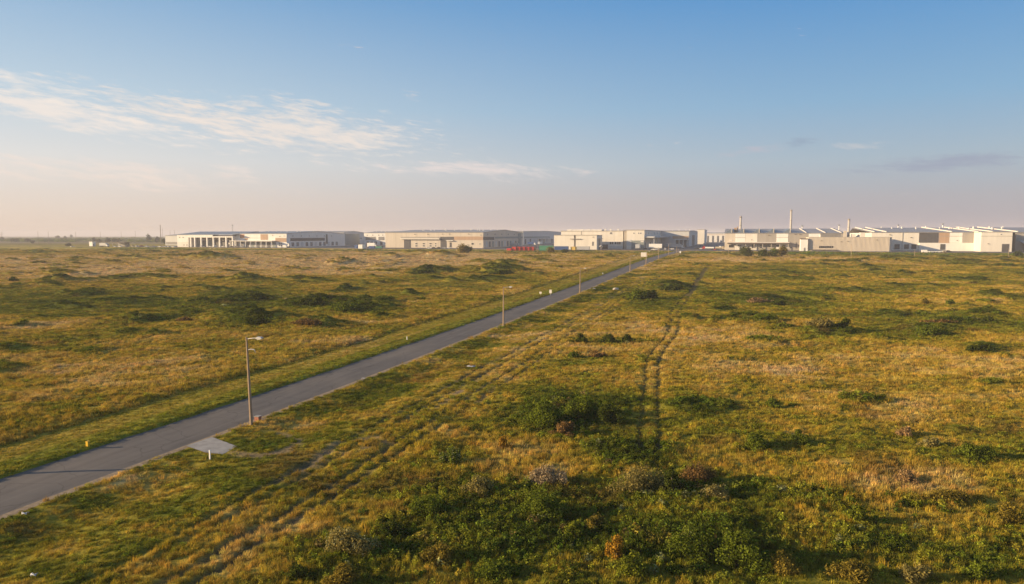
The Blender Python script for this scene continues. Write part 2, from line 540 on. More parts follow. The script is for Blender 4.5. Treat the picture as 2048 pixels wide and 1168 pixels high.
def mat_leaf(name, col, inst=False, trans=0.35, spread=0.55, hue=None):
    """leaf or blade: colour varies from piece to piece, some light comes through"""
    if name in MATS:
        return MATS[name]
    m = bpy.data.materials.new(name)
    m.use_nodes = True
    N = NT(m.node_tree)
    N.n.clear()
    out = N.node('ShaderNodeOutputMaterial')
    g = N.node('ShaderNodeNewGeometry')
    r = g.outputs['Random Per Island']
    if inst:
        at = N.node('ShaderNodeAttribute', attribute_type='INSTANCER', attribute_name='col')
        c = at.outputs['Color']
        if hue:
            c = N.mix(1.0, c, (*hue, 1), 'MULTIPLY')
    else:
        oi = N.node('ShaderNodeObjectInfo')
        c = N.mix(N.m('MULTIPLY', r, 0.5), (*col, 1), (*tuple(min(1, v * q) for v, q in zip(col, hue or (1.5, 1.15, 0.9))), 1))
        c = N.mix(N.m('MULTIPLY', oi.outputs['Random'], 0.25), c, (*tint(col, 0.6), 1))
    k = N.m('ADD', N.m('MULTIPLY', r, spread * 2), 1 - spread)
    cc = N.n.new('ShaderNodeVectorMath')
    cc.operation = 'SCALE'
    N.l.new(c, cc.inputs[0])
    N.l.new(k, cc.inputs['Scale'])
    d = N.node('ShaderNodeBsdfDiffuse')
    N.l.new(cc.outputs[0], d.inputs[0])
    tr = N.node('ShaderNodeBsdfTranslucent')
    N.l.new(cc.outputs[0], tr.inputs[0])
    mx = N.node('ShaderNodeMixShader')
    mx.inputs[0].default_value = trans
    N.l.new(d.outputs[0], mx.inputs[1])
    N.l.new(tr.outputs[0], mx.inputs[2])
    N.l.new(mx.outputs[0], out.inputs[0])
    MATS[name] = m
    return m


def mat_ground():
    m = bpy.data.materials.new('field_ground')
    m.use_nodes = True
    N = NT(m.node_tree)
    b = N.n['Principled BSDF']
    b.inputs['Roughness'].default_value = 0.95
    b.inputs['Specular IOR Level'].default_value = 0.05
    at = N.node('ShaderNodeAttribute', attribute_name='col')
    dirt = N.node('ShaderNodeAttribute', attribute_name='dirt')
    tc = N.node('ShaderNodeTexCoord')
    v = tc.outputs['Object']
    n1 = N.noise(v, 1.7, 6, 0.65)
    n2 = N.noise(v, 0.23, 5, 0.6)
    n3 = N.noise(v, 7.0, 4, 0.65)
    k = N.m('ADD', N.m('ADD', N.m('MULTIPLY', n1, 1.0), N.m('MULTIPLY', n2, 0.7)), N.m('SUBTRACT', N.m('MULTIPLY', n3, 0.5), 0.22))
    sc = N.n.new('ShaderNodeVectorMath')
    sc.operation = 'SCALE'
    N.l.new(at.outputs['Color'], sc.inputs[0])
    N.l.new(k, sc.inputs['Scale'])
    dc = N.mix(n1, (.13, .095, .055, 1), (.33, .24, .155, 1))
    c = N.mix(dirt.outputs['Fac'], sc.outputs[0], dc)
    N.l.new(c, b.inputs['Base Color'])
    bp = N.node('ShaderNodeBump')
    bp.inputs['Strength'].default_value = 0.9
    bp.inputs['Distance'].default_value = 0.35
    N.l.new(N.m('ADD', n1, N.m('MULTIPLY', n3, 0.35)), bp.inputs['Height'])
    N.l.new(bp.outputs[0], b.inputs['Normal'])
    return m


def mat_asphalt(name, a, b_, edge=True):
    m = bpy.data.materials.new(name)
    m.use_nodes = True
    N = NT(m.node_tree)
    b = N.n['Principled BSDF']
    b.inputs['Roughness'].default_value = 0.75
    b.inputs['Specular IOR Level'].default_value = 0.18
    tc = N.node('ShaderNodeTexCoord')
    mp = N.node('ShaderNodeMapping')
    mp.inputs['Rotation'].default_value = (0, 0, ROAD_A)
    mp.inputs['Scale'].default_value = (1.0, 1.0, 1.0)
    N.l.new(tc.outputs['Object'], mp.inputs[0])
    sep = N.node('ShaderNodeSeparateXYZ')
    N.l.new(mp.outputs[0], sep.inputs[0])
    lane = N.noise(N.comb(N.m('MULTIPLY', sep.outputs[0], 1.3), N.m('MULTIPLY', sep.outputs[1], 0.03), 0.0), 1.0, 4, 0.6)
    patch = N.noise(mp.outputs[0], 0.35, 5, 0.65)
    grain = N.noise(mp.outputs[0], 14.0, 3, 0.7)
    f = N.m('ADD', N.m('MULTIPLY', lane, 0.8), N.m('ADD', N.m('MULTIPLY', patch, 0.5), N.m('MULTIPLY', grain, 0.5)))
    f = N.m('DIVIDE', N.m('SUBTRACT', f, 0.55), 0.75, clamp=True)
    c = N.mix(f, (*a, 1), (*b_, 1))
    vo = N.node('ShaderNodeTexVoronoi', feature='DISTANCE_TO_EDGE')
    wv = N.n.new('ShaderNodeVectorMath')
    wv.operation = 'ADD'
    nz = N.node('ShaderNodeTexNoise')
    nz.inputs['Scale'].default_value = .6
    N.l.new(mp.outputs[0], nz.inputs['Vector'])
    N.l.new(mp.outputs[0], wv.inputs[0])
    N.l.new(nz.outputs['Color'], wv.inputs[1])
    N.l.new(wv.outputs[0], vo.inputs['Vector'])
    vo.inputs['Scale'].default_value = .22
    crack = N.m('SUBTRACT', 1.0, N.m('DIVIDE', vo.outputs['Distance'], .012), clamp=True)
    c = N.mix(N.m('MULTIPLY', crack, .55), c, (.03, .027, .025, 1))
    dust = N.noise(mp.outputs[0], .09, 4, .6)
    c = N.mix(N.m('MULTIPLY', N.m('SUBTRACT', dust, .45, clamp=True), 1.2), c, (.24, .20, .16, 1))
    N.l.new(c, b.inputs['Base Color'])
    bp = N.node('ShaderNodeBump')
    bp.inputs['Strength'].default_value = 0.25
    bp.inputs['Distance'].default_value = 0.01
    N.l.new(grain, bp.inputs['Height'])
    N.l.new(bp.outputs[0], b.inputs['Normal'])
    return m


# ------------------------------------------------------------------ mesh helpers
class MB:
    def __init__(s):
        s.v = []
        s.f = []

    def box(s, x0, x1, y0, y1, z0, z1, mtx=None):
        i = len(s.v)
        c = [(x0, y0, z0), (x1, y0, z0), (x1, y1, z0), (x0, y1, z0), (x0, y0, z1), (x1, y0, z1), (x1, y1, z1), (x0, y1, z1)]
        if mtx:
            c = [tuple(mtx @ Vector(p)) for p in c]
        s.v += c
        s.f += [tuple(i + k for k in q) for q in ((0, 3, 2, 1), (4, 5, 6, 7), (0, 1, 5, 4), (1, 2, 6, 5), (2, 3, 7, 6), (3, 0, 4, 7))]
        return s

    def prism(s, poly, axis, a, b):
        """poly in the two other axes, extruded along axis from a to b"""
        i = len(s.v)
        n = len(poly)
        for w in (a, b):
            for (p, q) in poly:
                s.v.append({'x': (w, p, q), 'y': (p, w, q), 'z': (p, q, w)}[axis])
        s.f.append(tuple(range(i, i + n)))
        s.f.append(tuple(range(i + 2 * n - 1, i + n - 1, -1)))
        for k in range(n):
            l = (k + 1) % n
            s.f.append((i + k, i + n + k, i + n + l, i + l))
        return s

    def tube(s, pts, radii, n=8, cap=True):
        """tapered tube through 3-D points"""
        i0 = len(s.v)
        pts = [Vector(p) for p in pts]
        for j, p in enumerate(pts):
            d = (pts[min(j + 1, len(pts) - 1)] - pts[max(j - 1, 0)]).normalized()
            ref = Vector((1, 0, 0)) if abs(d.x) < 0.8 else Vector((0, 1, 0))
            a = d.cross(ref).normalized()
            b = d.cross(a)
            for k in range(n):
                w = 2 * math.pi * (k + 0.5) / n
                s.v.append(tuple(p + (a * math.cos(w) + b * math.sin(w)) * radii[j]))
        for j in range(len(pts) - 1):
            for k in range(n):
                l = (k + 1) % n
                s.f.append((i0 + j * n + k, i0 + j * n + l, i0 + (j + 1) * n + l, i0 + (j + 1) * n + k))
        if cap:
            s.f.append(tuple(i0 + k for k in range(n))[::-1])
            e = i0 + (len(pts) - 1) * n
            s.f.append(tuple(e + k for k in range(n)))
        return s

    def mesh(s, name):
        me = bpy.data.meshes.new(name)
        me.from_pydata(s.v, [], s.f)
        bm = bmesh.new()
        bm.from_mesh(me)
        bmesh.ops.recalc_face_normals(bm, faces=bm.faces)
        bm.to_mesh(me)
        bm.free()
        return me

    def build(s, name, material, parent=None, smooth=False, loc=None):
        me = s.mesh(name)
        me.materials.append(material)
        if smooth:
            me.polygons.foreach_set('use_smooth', [True] * len(me.polygons))
        o = bpy.data.objects.new(name, me)
        COL.objects.link(o)
        if parent:
            o.parent = parent
        if loc:
            o.location = loc
        return o


def tag(o, label, cat, group=None):
    o['label'] = label
    o['category'] = cat
    if group:
        o['group'] = group
    return o


def kind(o, k):
    o['kind'] = k
    return o


def empty(name, loc, rz=0.0):
    o = bpy.data.objects.new(name, None)
    COL.objects.link(o)
    o.location = loc
    o.rotation_euler = (0, 0, rz)
    o.empty_display_size = 0.2
    return o


def np_mesh(name, verts, faces, material=None, smooth=False):
    """verts (n,3), faces (m,k) with one k"""
    me = bpy.data.meshes.new(name)
    k = faces.shape[1]
    me.vertices.add(len(verts))
    me.vertices.foreach_set('co', np.ascontiguousarray(verts, np.float32).ravel())
    me.loops.add(faces.size)
    me.loops.foreach_set('vertex_index', np.ascontiguousarray(faces, np.int32).ravel())
    me.polygons.add(len(faces))
    me.polygons.foreach_set('loop_start', np.arange(0, faces.size, k, dtype=np.int32))
    me.polygons.foreach_set('loop_total', np.full(len(faces), k, np.int32))
    if smooth:
        me.polygons.foreach_set('use_smooth', np.ones(len(faces), bool))
    me.update(calc_edges=True)
    if material:
        me.materials.append(material)
    return me


def link(name, me, parent=None):
    o = bpy.data.objects.new(name, me)
    COL.objects.link(o)
    if parent:
        o.parent = parent
    return o


# ------------------------------------------------------------------ ground
def build_ground():
    rows = [np.arange(-60, 26, 3.0)]
    yy = [26.0]
    while yy[-1] < 6500:
        yy.append(yy[-1] * 1.0078)
    y = np.concatenate([rows[0], np.array(yy)])
    nc = 560
    k = np.linspace(-1, 1, nc)
    w = 1.12 * np.maximum(y, 0) + 55
    X = w[:, None] * k[None, :]
    Y = np.repeat(y[:, None], nc, 1)
    Z = land(X, Y)
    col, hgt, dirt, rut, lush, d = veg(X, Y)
    far = sm((Y - 700) / 500)[..., None]
    col = col * (1 - far) + far * (np.array([.20, .16, .06]) * (0.8 + 0.8 * fbm(X / 300, Y / 160, 161, 3)[..., None]))
    col = col * (1 - rut[..., None]) + rut[..., None] * np.array([.095, .075, .034])  # bare soil in the ruts, darkened to paint in the shade inside them
    V = np.stack([X, Y, Z], -1).reshape(-1, 3)
    i = np.arange((len(y) - 1) * nc).reshape(len(y) - 1, nc)[:, :-1].ravel()
    Fq = np.stack([i, i + 1, i + nc + 1, i + nc], -1)
    me = np_mesh('ground', V, Fq, mat_ground(), True)
    a = me.attributes.new('col', 'FLOAT_COLOR', 'POINT')
    c4 = np.concatenate([col.reshape(-1, 3), np.ones((len(V), 1))], 1).astype(np.float32)
    a.data.foreach_set('color', c4.ravel())
    a = me.attributes.new('dirt', 'FLOAT', 'POINT')
    a.data.foreach_set('value', np.maximum(dirt, 0.0 * rut).astype(np.float32).ravel())
    o = link('ground', me)
    kind(o, 'structure')


build_ground()


# ------------------------------------------------------------------ roads
def strip(name, rows, material, k='structure'):
    """rows: list of lists of 3-D points, a draped sheet"""
    n = len(rows[0])
    V = np.array([p for r in rows for p in r])
    i = np.arange((len(rows) - 1) * n).reshape(len(rows) - 1, n)[:, :-1].ravel()
    o = link(name, np_mesh(name, V, np.stack([i, i + 1, i + n + 1, i + n], -1), material, True))
    kind(o, k)
    return o


M_ROAD = mat_asphalt('road_asphalt', (.080, .071, .065), (.205, .182, .164))
M_STREET = mat_asphalt('street_asphalt', (.085, .082, .088), (.130, .122, .120))
M_YARD = mat_asphalt('yard_asphalt', (.080, .078, .082), (.135, .128, .125))
M_GRAVEL = mat('shoulder_gravel', (.33, .25, .17), .95, .35, 3.0, bump=.4, spec=.05)
M_CONC = mat('old_concrete', (.33, .31, .29), .85, .18, 1.2, bump=.2)


def ragged(s, q, amp):
    return amp * float(fbm(np.array([s / 2.3]), np.array([q]), 171, 3)[0])


rows, rowsR, rowsL = [], [], []
s = 8.0
while s < S_CROSS - 4:
    c = road_c(s)
    r = []
    for q in np.linspace(-RW, RW, 7):
        e = ragged(s, q, .38) if abs(abs(q) - RW) < .01 else 0
        x, y = from_st(s, c + q + e)
        r.append((x, y, float(zbase(x, y)) + .03 - 0.010 * abs(q)))
    rows.append(r)
    r = []
    for q in (RW - .10, RW + .28 + ragged(s, 9, .35), RW + .75 + ragged(s, 5, .6)):
        x, y = from_st(s, c + q)
        r.append((x, y, float(zbase(x, y)) + .012 - (.02 if q > RW + .4 else 0)))
    rowsR.append(r)
    s += 1.2 if s < 120 else 3.0
strip('road', rows, M_ROAD)
strip('road_shoulder', rowsR, M_GRAVEL)
# cross street before the estate, the street on between the sheds, the yards
rows = []
for t in np.arange(-1500, 620, 20.0):
    r = []
    for q in (S_CROSS - 5.5, S_CROSS, S_CROSS + 5.5):
        x, y = from_st(q, t)
        r.append((x, y, ZP + .035))
    rows.append(r)
strip('cross_street', rows, M_STREET)
rows = []
for s in np.arange(S_CROSS + 5.5, 1500, 20.0):
    c = road_c(min(s, 620)) + 3
    r = []
    for q in (-9, 0, 9):
        x, y = from_st(s, c + q)
        r.append((x, y, ZP + .040))
    rows.append(r)
strip('estate_street', rows, M_STREET)
rows = []
for s in np.arange(S_CROSS + 5.3, 1480, 30.0):
    r = []
    for t in np.arange(-640, 560, 60.0):
        x, y = from_st(s, t)
        r.append((x, y, ZP + .028))
    rows.append(r)
strip('yard_pavement', rows, M_YARD)
rows = []
for t in np.arange(-1900, -640, 20.0):
    r = []
    for q in (850, 862):
        x, y = from_st(q, t)
        r.append((x, y, ZP + .045))
    rows.append(r)
strip('far_road', rows, mat('far_road_dust', (.42, .34, .26), .9, .1))
# concrete driveway beside the road
dv = [gp(*q) for q in ((372, 893), (424, 875), (474, 893), (446, 908), (412, 906))]
zz = max(landz(*q) for q in dv) * .3 + .06
strip('driveway', [[(dv[0][0], dv[0][1], .055), (dv[1][0], dv[1][1], .055)], [((dv[0][0] + dv[4][0]) / 2, (dv[0][1] + dv[4][1]) / 2, .05), ((dv[1][0] + dv[2][0]) / 2, (dv[1][1] + dv[2][1]) / 2, .05)],
                   [(dv[4][0], dv[4][1], .03), (dv[2][0], dv[2][1], .03)], [(dv[3][0], dv[3][1], -.02), ((dv[3][0] + dv[2][0]) / 2, (dv[3][1] + dv[2][1]) / 2, .0)]], M_CONC)
DRIVE = dv
# ------------------------------------------------------------------ estate buildings
M_WHITE = mat('white_cladding', (.76, .73, .69), .6, .06, .35, streak=True)
M_CREAM = mat('cream_cladding', (.70, .65, .58), .65, .07, .35, streak=True)
M_TAN = mat('tan_cladding', (.57, .50, .42), .7, .08, .4, streak=True)
M_TAUPE = mat('taupe_cladding', (.33, .30, .27), .7, .08, .4, streak=True)
M_BROWN = mat('brown_panel', (.42, .28, .19), .7, .10, .5, streak=True)
M_ORANGE = mat('rust_orange_panel', (.50, .24, .13), .7, .10, .5)
M_GREY = mat('grey_panel', (.20, .19, .19), .6, .10, .5, streak=True)
M_DARK = mat('charcoal_panel', (.075, .072, .078), .55, .10, .5, streak=True)
M_BLUEG = mat('pale_grey_cladding', (.52, .52, .52), .6, .06, .35, streak=True)
M_GREENG = mat('grey_green_cladding', (.22, .25, .25), .6, .08, .35, streak=True)
M_ROOF = mat('roof_sheet', (.30, .29, .30), .5, .10, .3, metal=.2)
M_ROOFB = mat('blue_grey_roof_sheet', (.16, .20, .26), .45, .10, .3, metal=.3)
M_ROOFW = mat('white_parapet', (.68, .63, .58), .6, .05, .4)
M_GLASS = mat('dark_glass', (.02, .022, .028), .12, .1, .5, spec=.6)
M_DOOR = mat('grey_roller_door', (.11, .11, .12), .5, .1, .6)
M_VENT = mat('pale_vent_metal', (.72, .70, .68), .4, .05, 1.0)
M_SOFFIT = mat('dark_canopy_edge', (.11, .085, .07), .7, .1, .5)


class Bld:
    """building in the estate frame: x along its front, y back from it, z up; laid out from surveyed columns and rows"""
    def __init__(b, name, s, uL, label, cat='building', zp=ZP):
        x0, y0 = from_st(s, 0)
        t = along(x0, y0, zp, EX, EY, uL)
        b.ox, b.oy = from_st(s, t)
        b.zp = zp
        b.s, b.t = s, t
        b.root = empty(name, (b.ox, b.oy, zp), -ROAD_A)
        tag(b.root, label, cat)

    def X(b, u, y=0.0):
        px, py = b.ox + RX * y, b.oy + RY * y
        return along(px, py, b.zp + 6, EX, EY, u)

    def Y(b, u, x=0.0):
        px, py = b.ox + EX * x, b.oy + EY * x
        return along(px, py, b.zp + 6, RX, RY, u)

    def Z(b, v, x, y=0.0):
        return height_at(b.ox + EX * x + RX * y, b.oy + EY * x + RY * y, v) - b.zp

    def part(b, name, mb, m, parent=None):
        return mb.build(name, m, parent or b.root)

    def box(b, name, x0, x1, y0, y1, z0, z1, m, parent=None):
        return b.part(name, MB().box(x0, x1, y0, y1, z0, z1), m, parent)

    def rect(b, name, u0, u1, v0, v1, m, proud=.12, y=0.0, z0=None, parent=None):
        """piece of the front between columns u0, u1 and rows v0 (top), v1"""
        x0, x1 = b.X(u0, y), b.X(u1, y)
        zt = b.Z(v0, (x0 + x1) / 2, y)
        zb_ = b.Z(v1, (x0 + x1) / 2, y) if z0 is None else z0
        return b.box(name, x0, x1, y - proud, y - .002, max(zb_, 0.02), zt, m, parent)

    def window(b, u0, u1, v0, v1, y=0.0, proud=.10):
        w = b.rect('window', u0, u1, v0, v1, M_GLASS, proud, y)
        x0, x1 = b.X(u0, y), b.X(u1, y)
        zt, zb_ = b.Z(v0, (x0 + x1) / 2, y), max(b.Z(v1, (x0 + x1) / 2, y), .3)
        mb = MB()
        f = .14
        mb.box(x0 - f, x1 + f, y - proud - .05, y - .003, zt, zt + f)
        mb.box(x0 - f, x1 + f, y - proud - .05, y - .003, zb_ - f, zb_)
        mb.box(x0 - f, x0, y - proud - .05, y - .003, zb_, zt)
        mb.box(x1, x1 + f, y - proud - .05, y - .003, zb_, zt)
        mb.build('frame', M_VENT, w).matrix_parent_inverse = Matrix.Identity(4)
        return w

    def side(b, name, x, y0, y1, z0, z1, m, proud=.12):
        """piece of the right-hand side wall"""
        return b.box(name, x + .002, x + proud, y0, y1, z0, z1, m)

    def gable(b, x0, x1, y0, y1, h, rise, m=None, over=.5, th=.35):
        """low pitched roof, ridge parallel to the front, and the gable walls below it"""
        ym = (y0 + y1) / 2
        mb = MB()
        mb.prism([(y0 - over, h + .01), (ym, h + rise + .01), (y1 + over, h + .01), (y1 + over, h + th), (ym, h + rise + th), (y0 - over, h + th)], 'x', x0 - over, x1 + over)
        return b.part('roof', mb, m or M_ROOF)

    def gable_wall(b, x0, x1, y0, y1, h, rise, m):
        ym = (y0 + y1) / 2
        mb = MB().prism([(y0, 0), (y1, 0), (y1, h), (ym, h + rise), (y0, h)], 'x', x0, x1)
        return b.part('wall', mb, m)

    def vents(b, roof, n, x0, x1, y0, y1, h, rise, size=1.1, jit=.5):
        ym = (y0 + y1) / 2
        for i in range(n):
            x = x0 + (x1 - x0) * (i + .5 + random.uniform(-jit, jit) * .6) / n
            q = random.uniform(.55, .98)
            y = y0 + (ym - y0) * q
            z = h + rise * q + .25
            k = size * random.uniform(.6, 1.15)
            mb = MB().tube([(x, y, z - .3), (x, y, z + .8 * k), (x, y, z + .85 * k), (x, y, z + 1.25 * k)], [.42 * k, .42 * k, .7 * k, .12 * k], 8)
            o = mb.build('roof_vent', M_VENT, roof)


def joints(b, x0, x1, z0, z1, step, y=-.004, m=None):
    """upright panel joints as thin cover strips, one part each"""
    me = None
    n = int((x1 - x0) / step)
    for i in range(1, n):
        x = x0 + i * (x1 - x0) / n
        if me is None:
            me = MB().box(-.06, .06, -.05, 0, z0, z1).mesh('cover_strip')
            me.materials.append(m or M_TAN)
        o = link('cover_strip', me, b.root)
        o.location = (x, y, 0)


# --- white portal hall, far left
b = Bld('portal_hall', 600, 355, 'white loading hall with a row of tall columns at the far left of the estate')
xs, xe = b.X(377), b.X(466)
ht = b.Z(469.5, b.X(366))
dep = 40.0
b.box('wall', 0, xs, 0, dep, 0, ht, M_WHITE)                                   # closed block
b.rect('base_panel', 355.5, 377, 484, 494, M_CREAM, .15, z0=.02)
b.box('rear_wall', xs + .01, xe, 9, dep, 0, ht - .6, M_TAUPE)
x426 = b.X(426)
b.box('fascia', xs + .01, x426, -.3, 9, b.Z(475, xs), ht, M_WHITE)
b.box('fascia', x426 + .01, xe, -.3, 9, b.Z(475, xe), b.Z(472.6, xe), M_WHITE)
b.box('upper_wall', x426 + .02, xe, 2, 8.9, b.Z(472.6, xe) + .02, ht - .4, M_GREY)
for u in (381.5, 389.5, 402, 414, 426.5, 439, 452, 465):
    x = b.X(u)
    b.box('column', x - .75, x + .75, -.25, 1.2, 0, b.Z(475, x) - .01, M_WHITE)
for u0, u1 in ((391.5, 400), (404, 412), (416, 424.5), (429, 437), (441, 450), (454, 463)):
    b.rect('dock_door', u0 + 1, u1 - 1, 480, 493.5, random.choice((M_DOOR, M_GREENG, M_DARK)), .12, 9.0, z0=.02)
for u0, u1, v in ((406, 411, 479.5), (418, 422, 479), (444.5, 449, 480.5), (457, 461, 487)):
    b.rect('sign_board', u0, u1, v - 1, v + 1.2, M_ROOFW, .35, 9.0)
r = b.gable(-.2, xe + 3, -.2, 70, ht, b.Z(463.5, xe, 35) - ht, M_ROOFB)
for u in (359, 366):
    b.rect('wall_lamp', u, u + 1.2, 474, 475.2, M_SOFFIT, .5)
for u in (367, 373):
    b.rect('wall_vent', u, u + 1.8, 489, 491, M_DARK, .2)

# --- long white shed with brown panels
b = Bld('panelled_warehouse', 606, 466.5, 'long white warehouse with brown panels and a low canopy along its front', 'warehouse')
xe = b.X(573.5)
ht = b.Z(467.3, xe)
dep = b.Y(690, xe)
rise = b.Z(463.0, xe, dep / 2) - ht
b.gable_wall(.35, xe, 0, dep, ht, rise, M_WHITE)
r = b.gable(.35, xe, 0, dep, ht, rise, M_ROOFB)
b.vents(r, 10, 2, xe - 2, 0, dep, ht, rise, 1.2)
b.rect('panel', 480.5, 489, 468.6, 476, M_ORANGE)
b.rect('panel', 489.2, 496, 476.2, 479.6, M_BROWN)
b.rect('panel', 521.5, 536, 468.6, 479.8, M_BROWN)
b.rect('panel', 551, 573, 476, 484, M_BROWN)
b.rect('band', 496.3, 521.2, 475.4, 476.4, M_TAN, .08)
x0, x1 = b.X(467.5), b.X(552)
zc = b.Z(481, x0)
cn = b.box('canopy', x0, x1, -7, -.01, zc - .75, zc, M_ROOFW)
for u in np.linspace(469, 551, 9):
    x = b.X(u)
    b.box('canopy_post', x - .22, x + .22, -6.8, -6.3, 0, zc - .76, M_WHITE)
for i, u in enumerate(np.linspace(470, 545, 8)):
    b.rect('dock_door', u, u + 6.5, 484, 494, (M_DOOR, M_GREY, M_DARK, M_GREENG)[i % 4], .1, z0=.02)
for u in (557.5, 561.5):
    for v in (486.0, 490.0):
        b.window(u, u + 2.6, v, v + 2)
for u, v in ((545, 470), (559.5, 472), (568, 471.5)):
    b.rect('wall_lamp', u, u + 1.3, v, v + 1, M_SOFFIT, .5)
# dock side in the shade
b.side('band', xe, 6, dep * .62, ht * .46, ht * .68, M_DARK, .15)
for i in range(11):
    y = 8 + i * (dep - 20) / 11
    b.side('dock_door', xe, y, y + 4.2, .9, 5.2, (M_DOOR, M_GREY, M_BLUEG)[i % 3], .25)
yq = b.Y(652, xe)
b.side('stair_strip', xe, yq, yq + 3.0, 3, ht * .95, M_DARK, .3)
for k in range(6):
    y = 10 + k * (dep - 25) / 6
    b.side('wall_lamp', xe, y, y + 1, ht * .80, ht * .80 + .8, M_SOFFIT, .5)

# --- grey green block and the sheds behind
b = Bld('grey_green_block', 770, 665, 'grey green windowless block behind the shaded side of the panelled warehouse', 'warehouse')
xe = b.X(687)
ht = b.Z(468.3, xe)
b.box('wall', 0, xe, 0, 40, 0, ht, M_GREENG)
b.box('roof', -.4, xe + .4, -.4, 40.4, ht + .002, ht + .5, M_ROOF)
b.rect('panel', 666.5, 672, 470, 477, M_GREY)
b.rect('dock_door', 679, 685, 480, 490, M_DARK, z0=.02)

b = Bld('shaded_warehouse', 835, 590, 'pale grey warehouse in shade behind the grey green block', 'warehouse')
xe = b.X(687.8)
ht = b.Z(465.3, xe)
dep = b.Y(728, xe)
b.gable_wall(0, xe, 0, dep, ht, 2.2, M_BLUEG)
r = b.gable(0, xe, 0, dep, ht, 2.2)
b.vents(r, 6, 10, xe - 2, 0, dep, ht, 2.2, 1.2)
b.side('band', xe, 3, dep * .9, ht * .45, ht * .55, M_GREENG)
b.side('stair_strip', xe, dep * .52, dep * .62, .5, ht * .9, M_GREENG, .3)
for i in range(6):
    y = 8 + i * (dep - 20) / 6
    b.side('dock_door', xe, y, y + 5, .9, 6, (M_DOOR, M_DARK)[i % 2], .25)

b = Bld('low_white_warehouse', 800, 728.5, 'white warehouse with a grey band between the shaded shed and the big tan one', 'warehouse')
xe = b.X(790)
ht = b.Z(466, xe)
b.gable_wall(0, xe, 0, 60, ht, 2, M_WHITE)
r = b.gable(0, xe, 0, 60, ht, 2)
b.vents(r, 8, 0, xe * .7, 0, 60, ht, 2, 1.3)
b.rect('band', 731, 752, 473.6, 480.5, M_GREY)
b.rect('band', 757, 769, 473.6, 480.5, M_GREY)
for u in (734, 745, 757, 765):
    b.rect('wall_vent', u, u + 1.4, 469.5, 471, M_SOFFIT, .4)
for u in (733, 741, 749, 760):
    b.rect('dock_door', u, u + 5, 483, 490, M_DOOR, z0=.02)

# --- big tan warehouse
b = Bld('tan_warehouse', 634, 771, 'big tan warehouse with charcoal doors and white roof vents left of centre', 'warehouse')
xe = b.X(966.5)
ht = b.Z(465.0, xe)
dep = b.Y(1046, xe)
rise = b.Z(460.0, xe, dep / 2) - ht
b.gable_wall(0, xe, 0, dep, ht, rise, M_TAN)
r = b.gable(0, xe, 0, dep, ht, rise, M_ROOF)
b.vents(r, 20, 12, xe - 3, 0, dep, ht, rise, 1.25)
joints(b, 0, xe, .05, ht - .3, 11.0, m=M_TAUPE)
b.rect('canopy', 802, 880.5, 476.6, 478.6, M_CREAM, 2.2)
b.rect('band', 802, 880.5, 473.5, 476.4, M_TAUPE, .10)
b.rect('roller_door', 808, 821.5, 479.5, 494, M_DARK, .18, z0=.02)
b.rect('band', 881, 908, 473.5, 480, M_DARK, .2)
b.rect('roller_door', 881, 893, 480.2, 494, M_DARK, .16, z0=.02)
b.rect('band', 908.3, 966, 473, 480, M_BROWN, .14)
b.rect('canopy', 893.5, 907, 480.6, 481.8, M_WHITE, 1.8)
b.rect('dock_door', 899.5, 903, 485, 494, M_DARK, .15, z0=.02)
for u in (830.5, 845.5, 859, 870):
    for v in (486.3, 490.7):
        b.window(u, u + (4.3 if u < 868 else 2.4), v, v + 2.1)
b.window(943, 947.5, 486, 489.2)
b.window(958.5, 961.5, 487.2, 488.6)
for u, v in ((829, 468), (855.5, 468), (884.5, 467.5), (898.5, 467.5), (936.5, 467.5), (961, 469.5), (877, 475.8)):
    b.rect('wall_lamp', u, u + 1.6, v, v + 1.1, M_SOFFIT, .6)
b.side('band', xe, .5, dep * .24, ht * .52, ht * .72, M_DARK, .2)
b.side('band', xe, dep * .26, dep - 1, ht * .60, ht * .72, M_GREENG, .12)
b.side('corner_strip', xe, dep * .86, dep * .93, .3, ht * .97, M_GREENG, .35)
for i in range(12):
    y = 7 + i * (dep - 18) / 12
    b.side('dock_door', xe, y, y + 4.5, .9, 6.5, (M_BLUEG, M_DOOR, M_GREENG)[i % 3], .22)
for k in range(5):
    y = 12 + k * (dep - 25) / 5
    b.side('wall_lamp', xe, y, y + 1.2, ht * .86, ht * .86 + .9, M_SOFFIT, .5)

b = Bld('rear_grey_warehouse', 880, 1000, 'pale grey shaded warehouse behind the tan one and the red containers', 'warehouse')
xe = b.X(1046.5)
ht = b.Z(463.4, xe)
dep = b.Y(1128, xe)
b.gable_wall(-60, xe, 0, dep, ht, 1.5, M_BLUEG)
r = b.gable(-60, xe, 0, dep, ht, 1.5)
b.vents(r, 5, -50, xe, 0, dep, ht, 1.5, 1.5)
b.side('band', xe, 2, dep * .6, ht * .50, ht * .62, M_GREENG, .12)
for i in range(9):
    y = 7 + i * (dep - 18) / 9
    b.side('dock_door', xe, y, y + 6, .9, 7.5, (M_DARK, M_DOOR, M_BLUEG)[i % 3], .25)
b.side('canopy', xe, dep * .3, dep * .7, ht * .42, ht * .47, M_WHITE, 4)

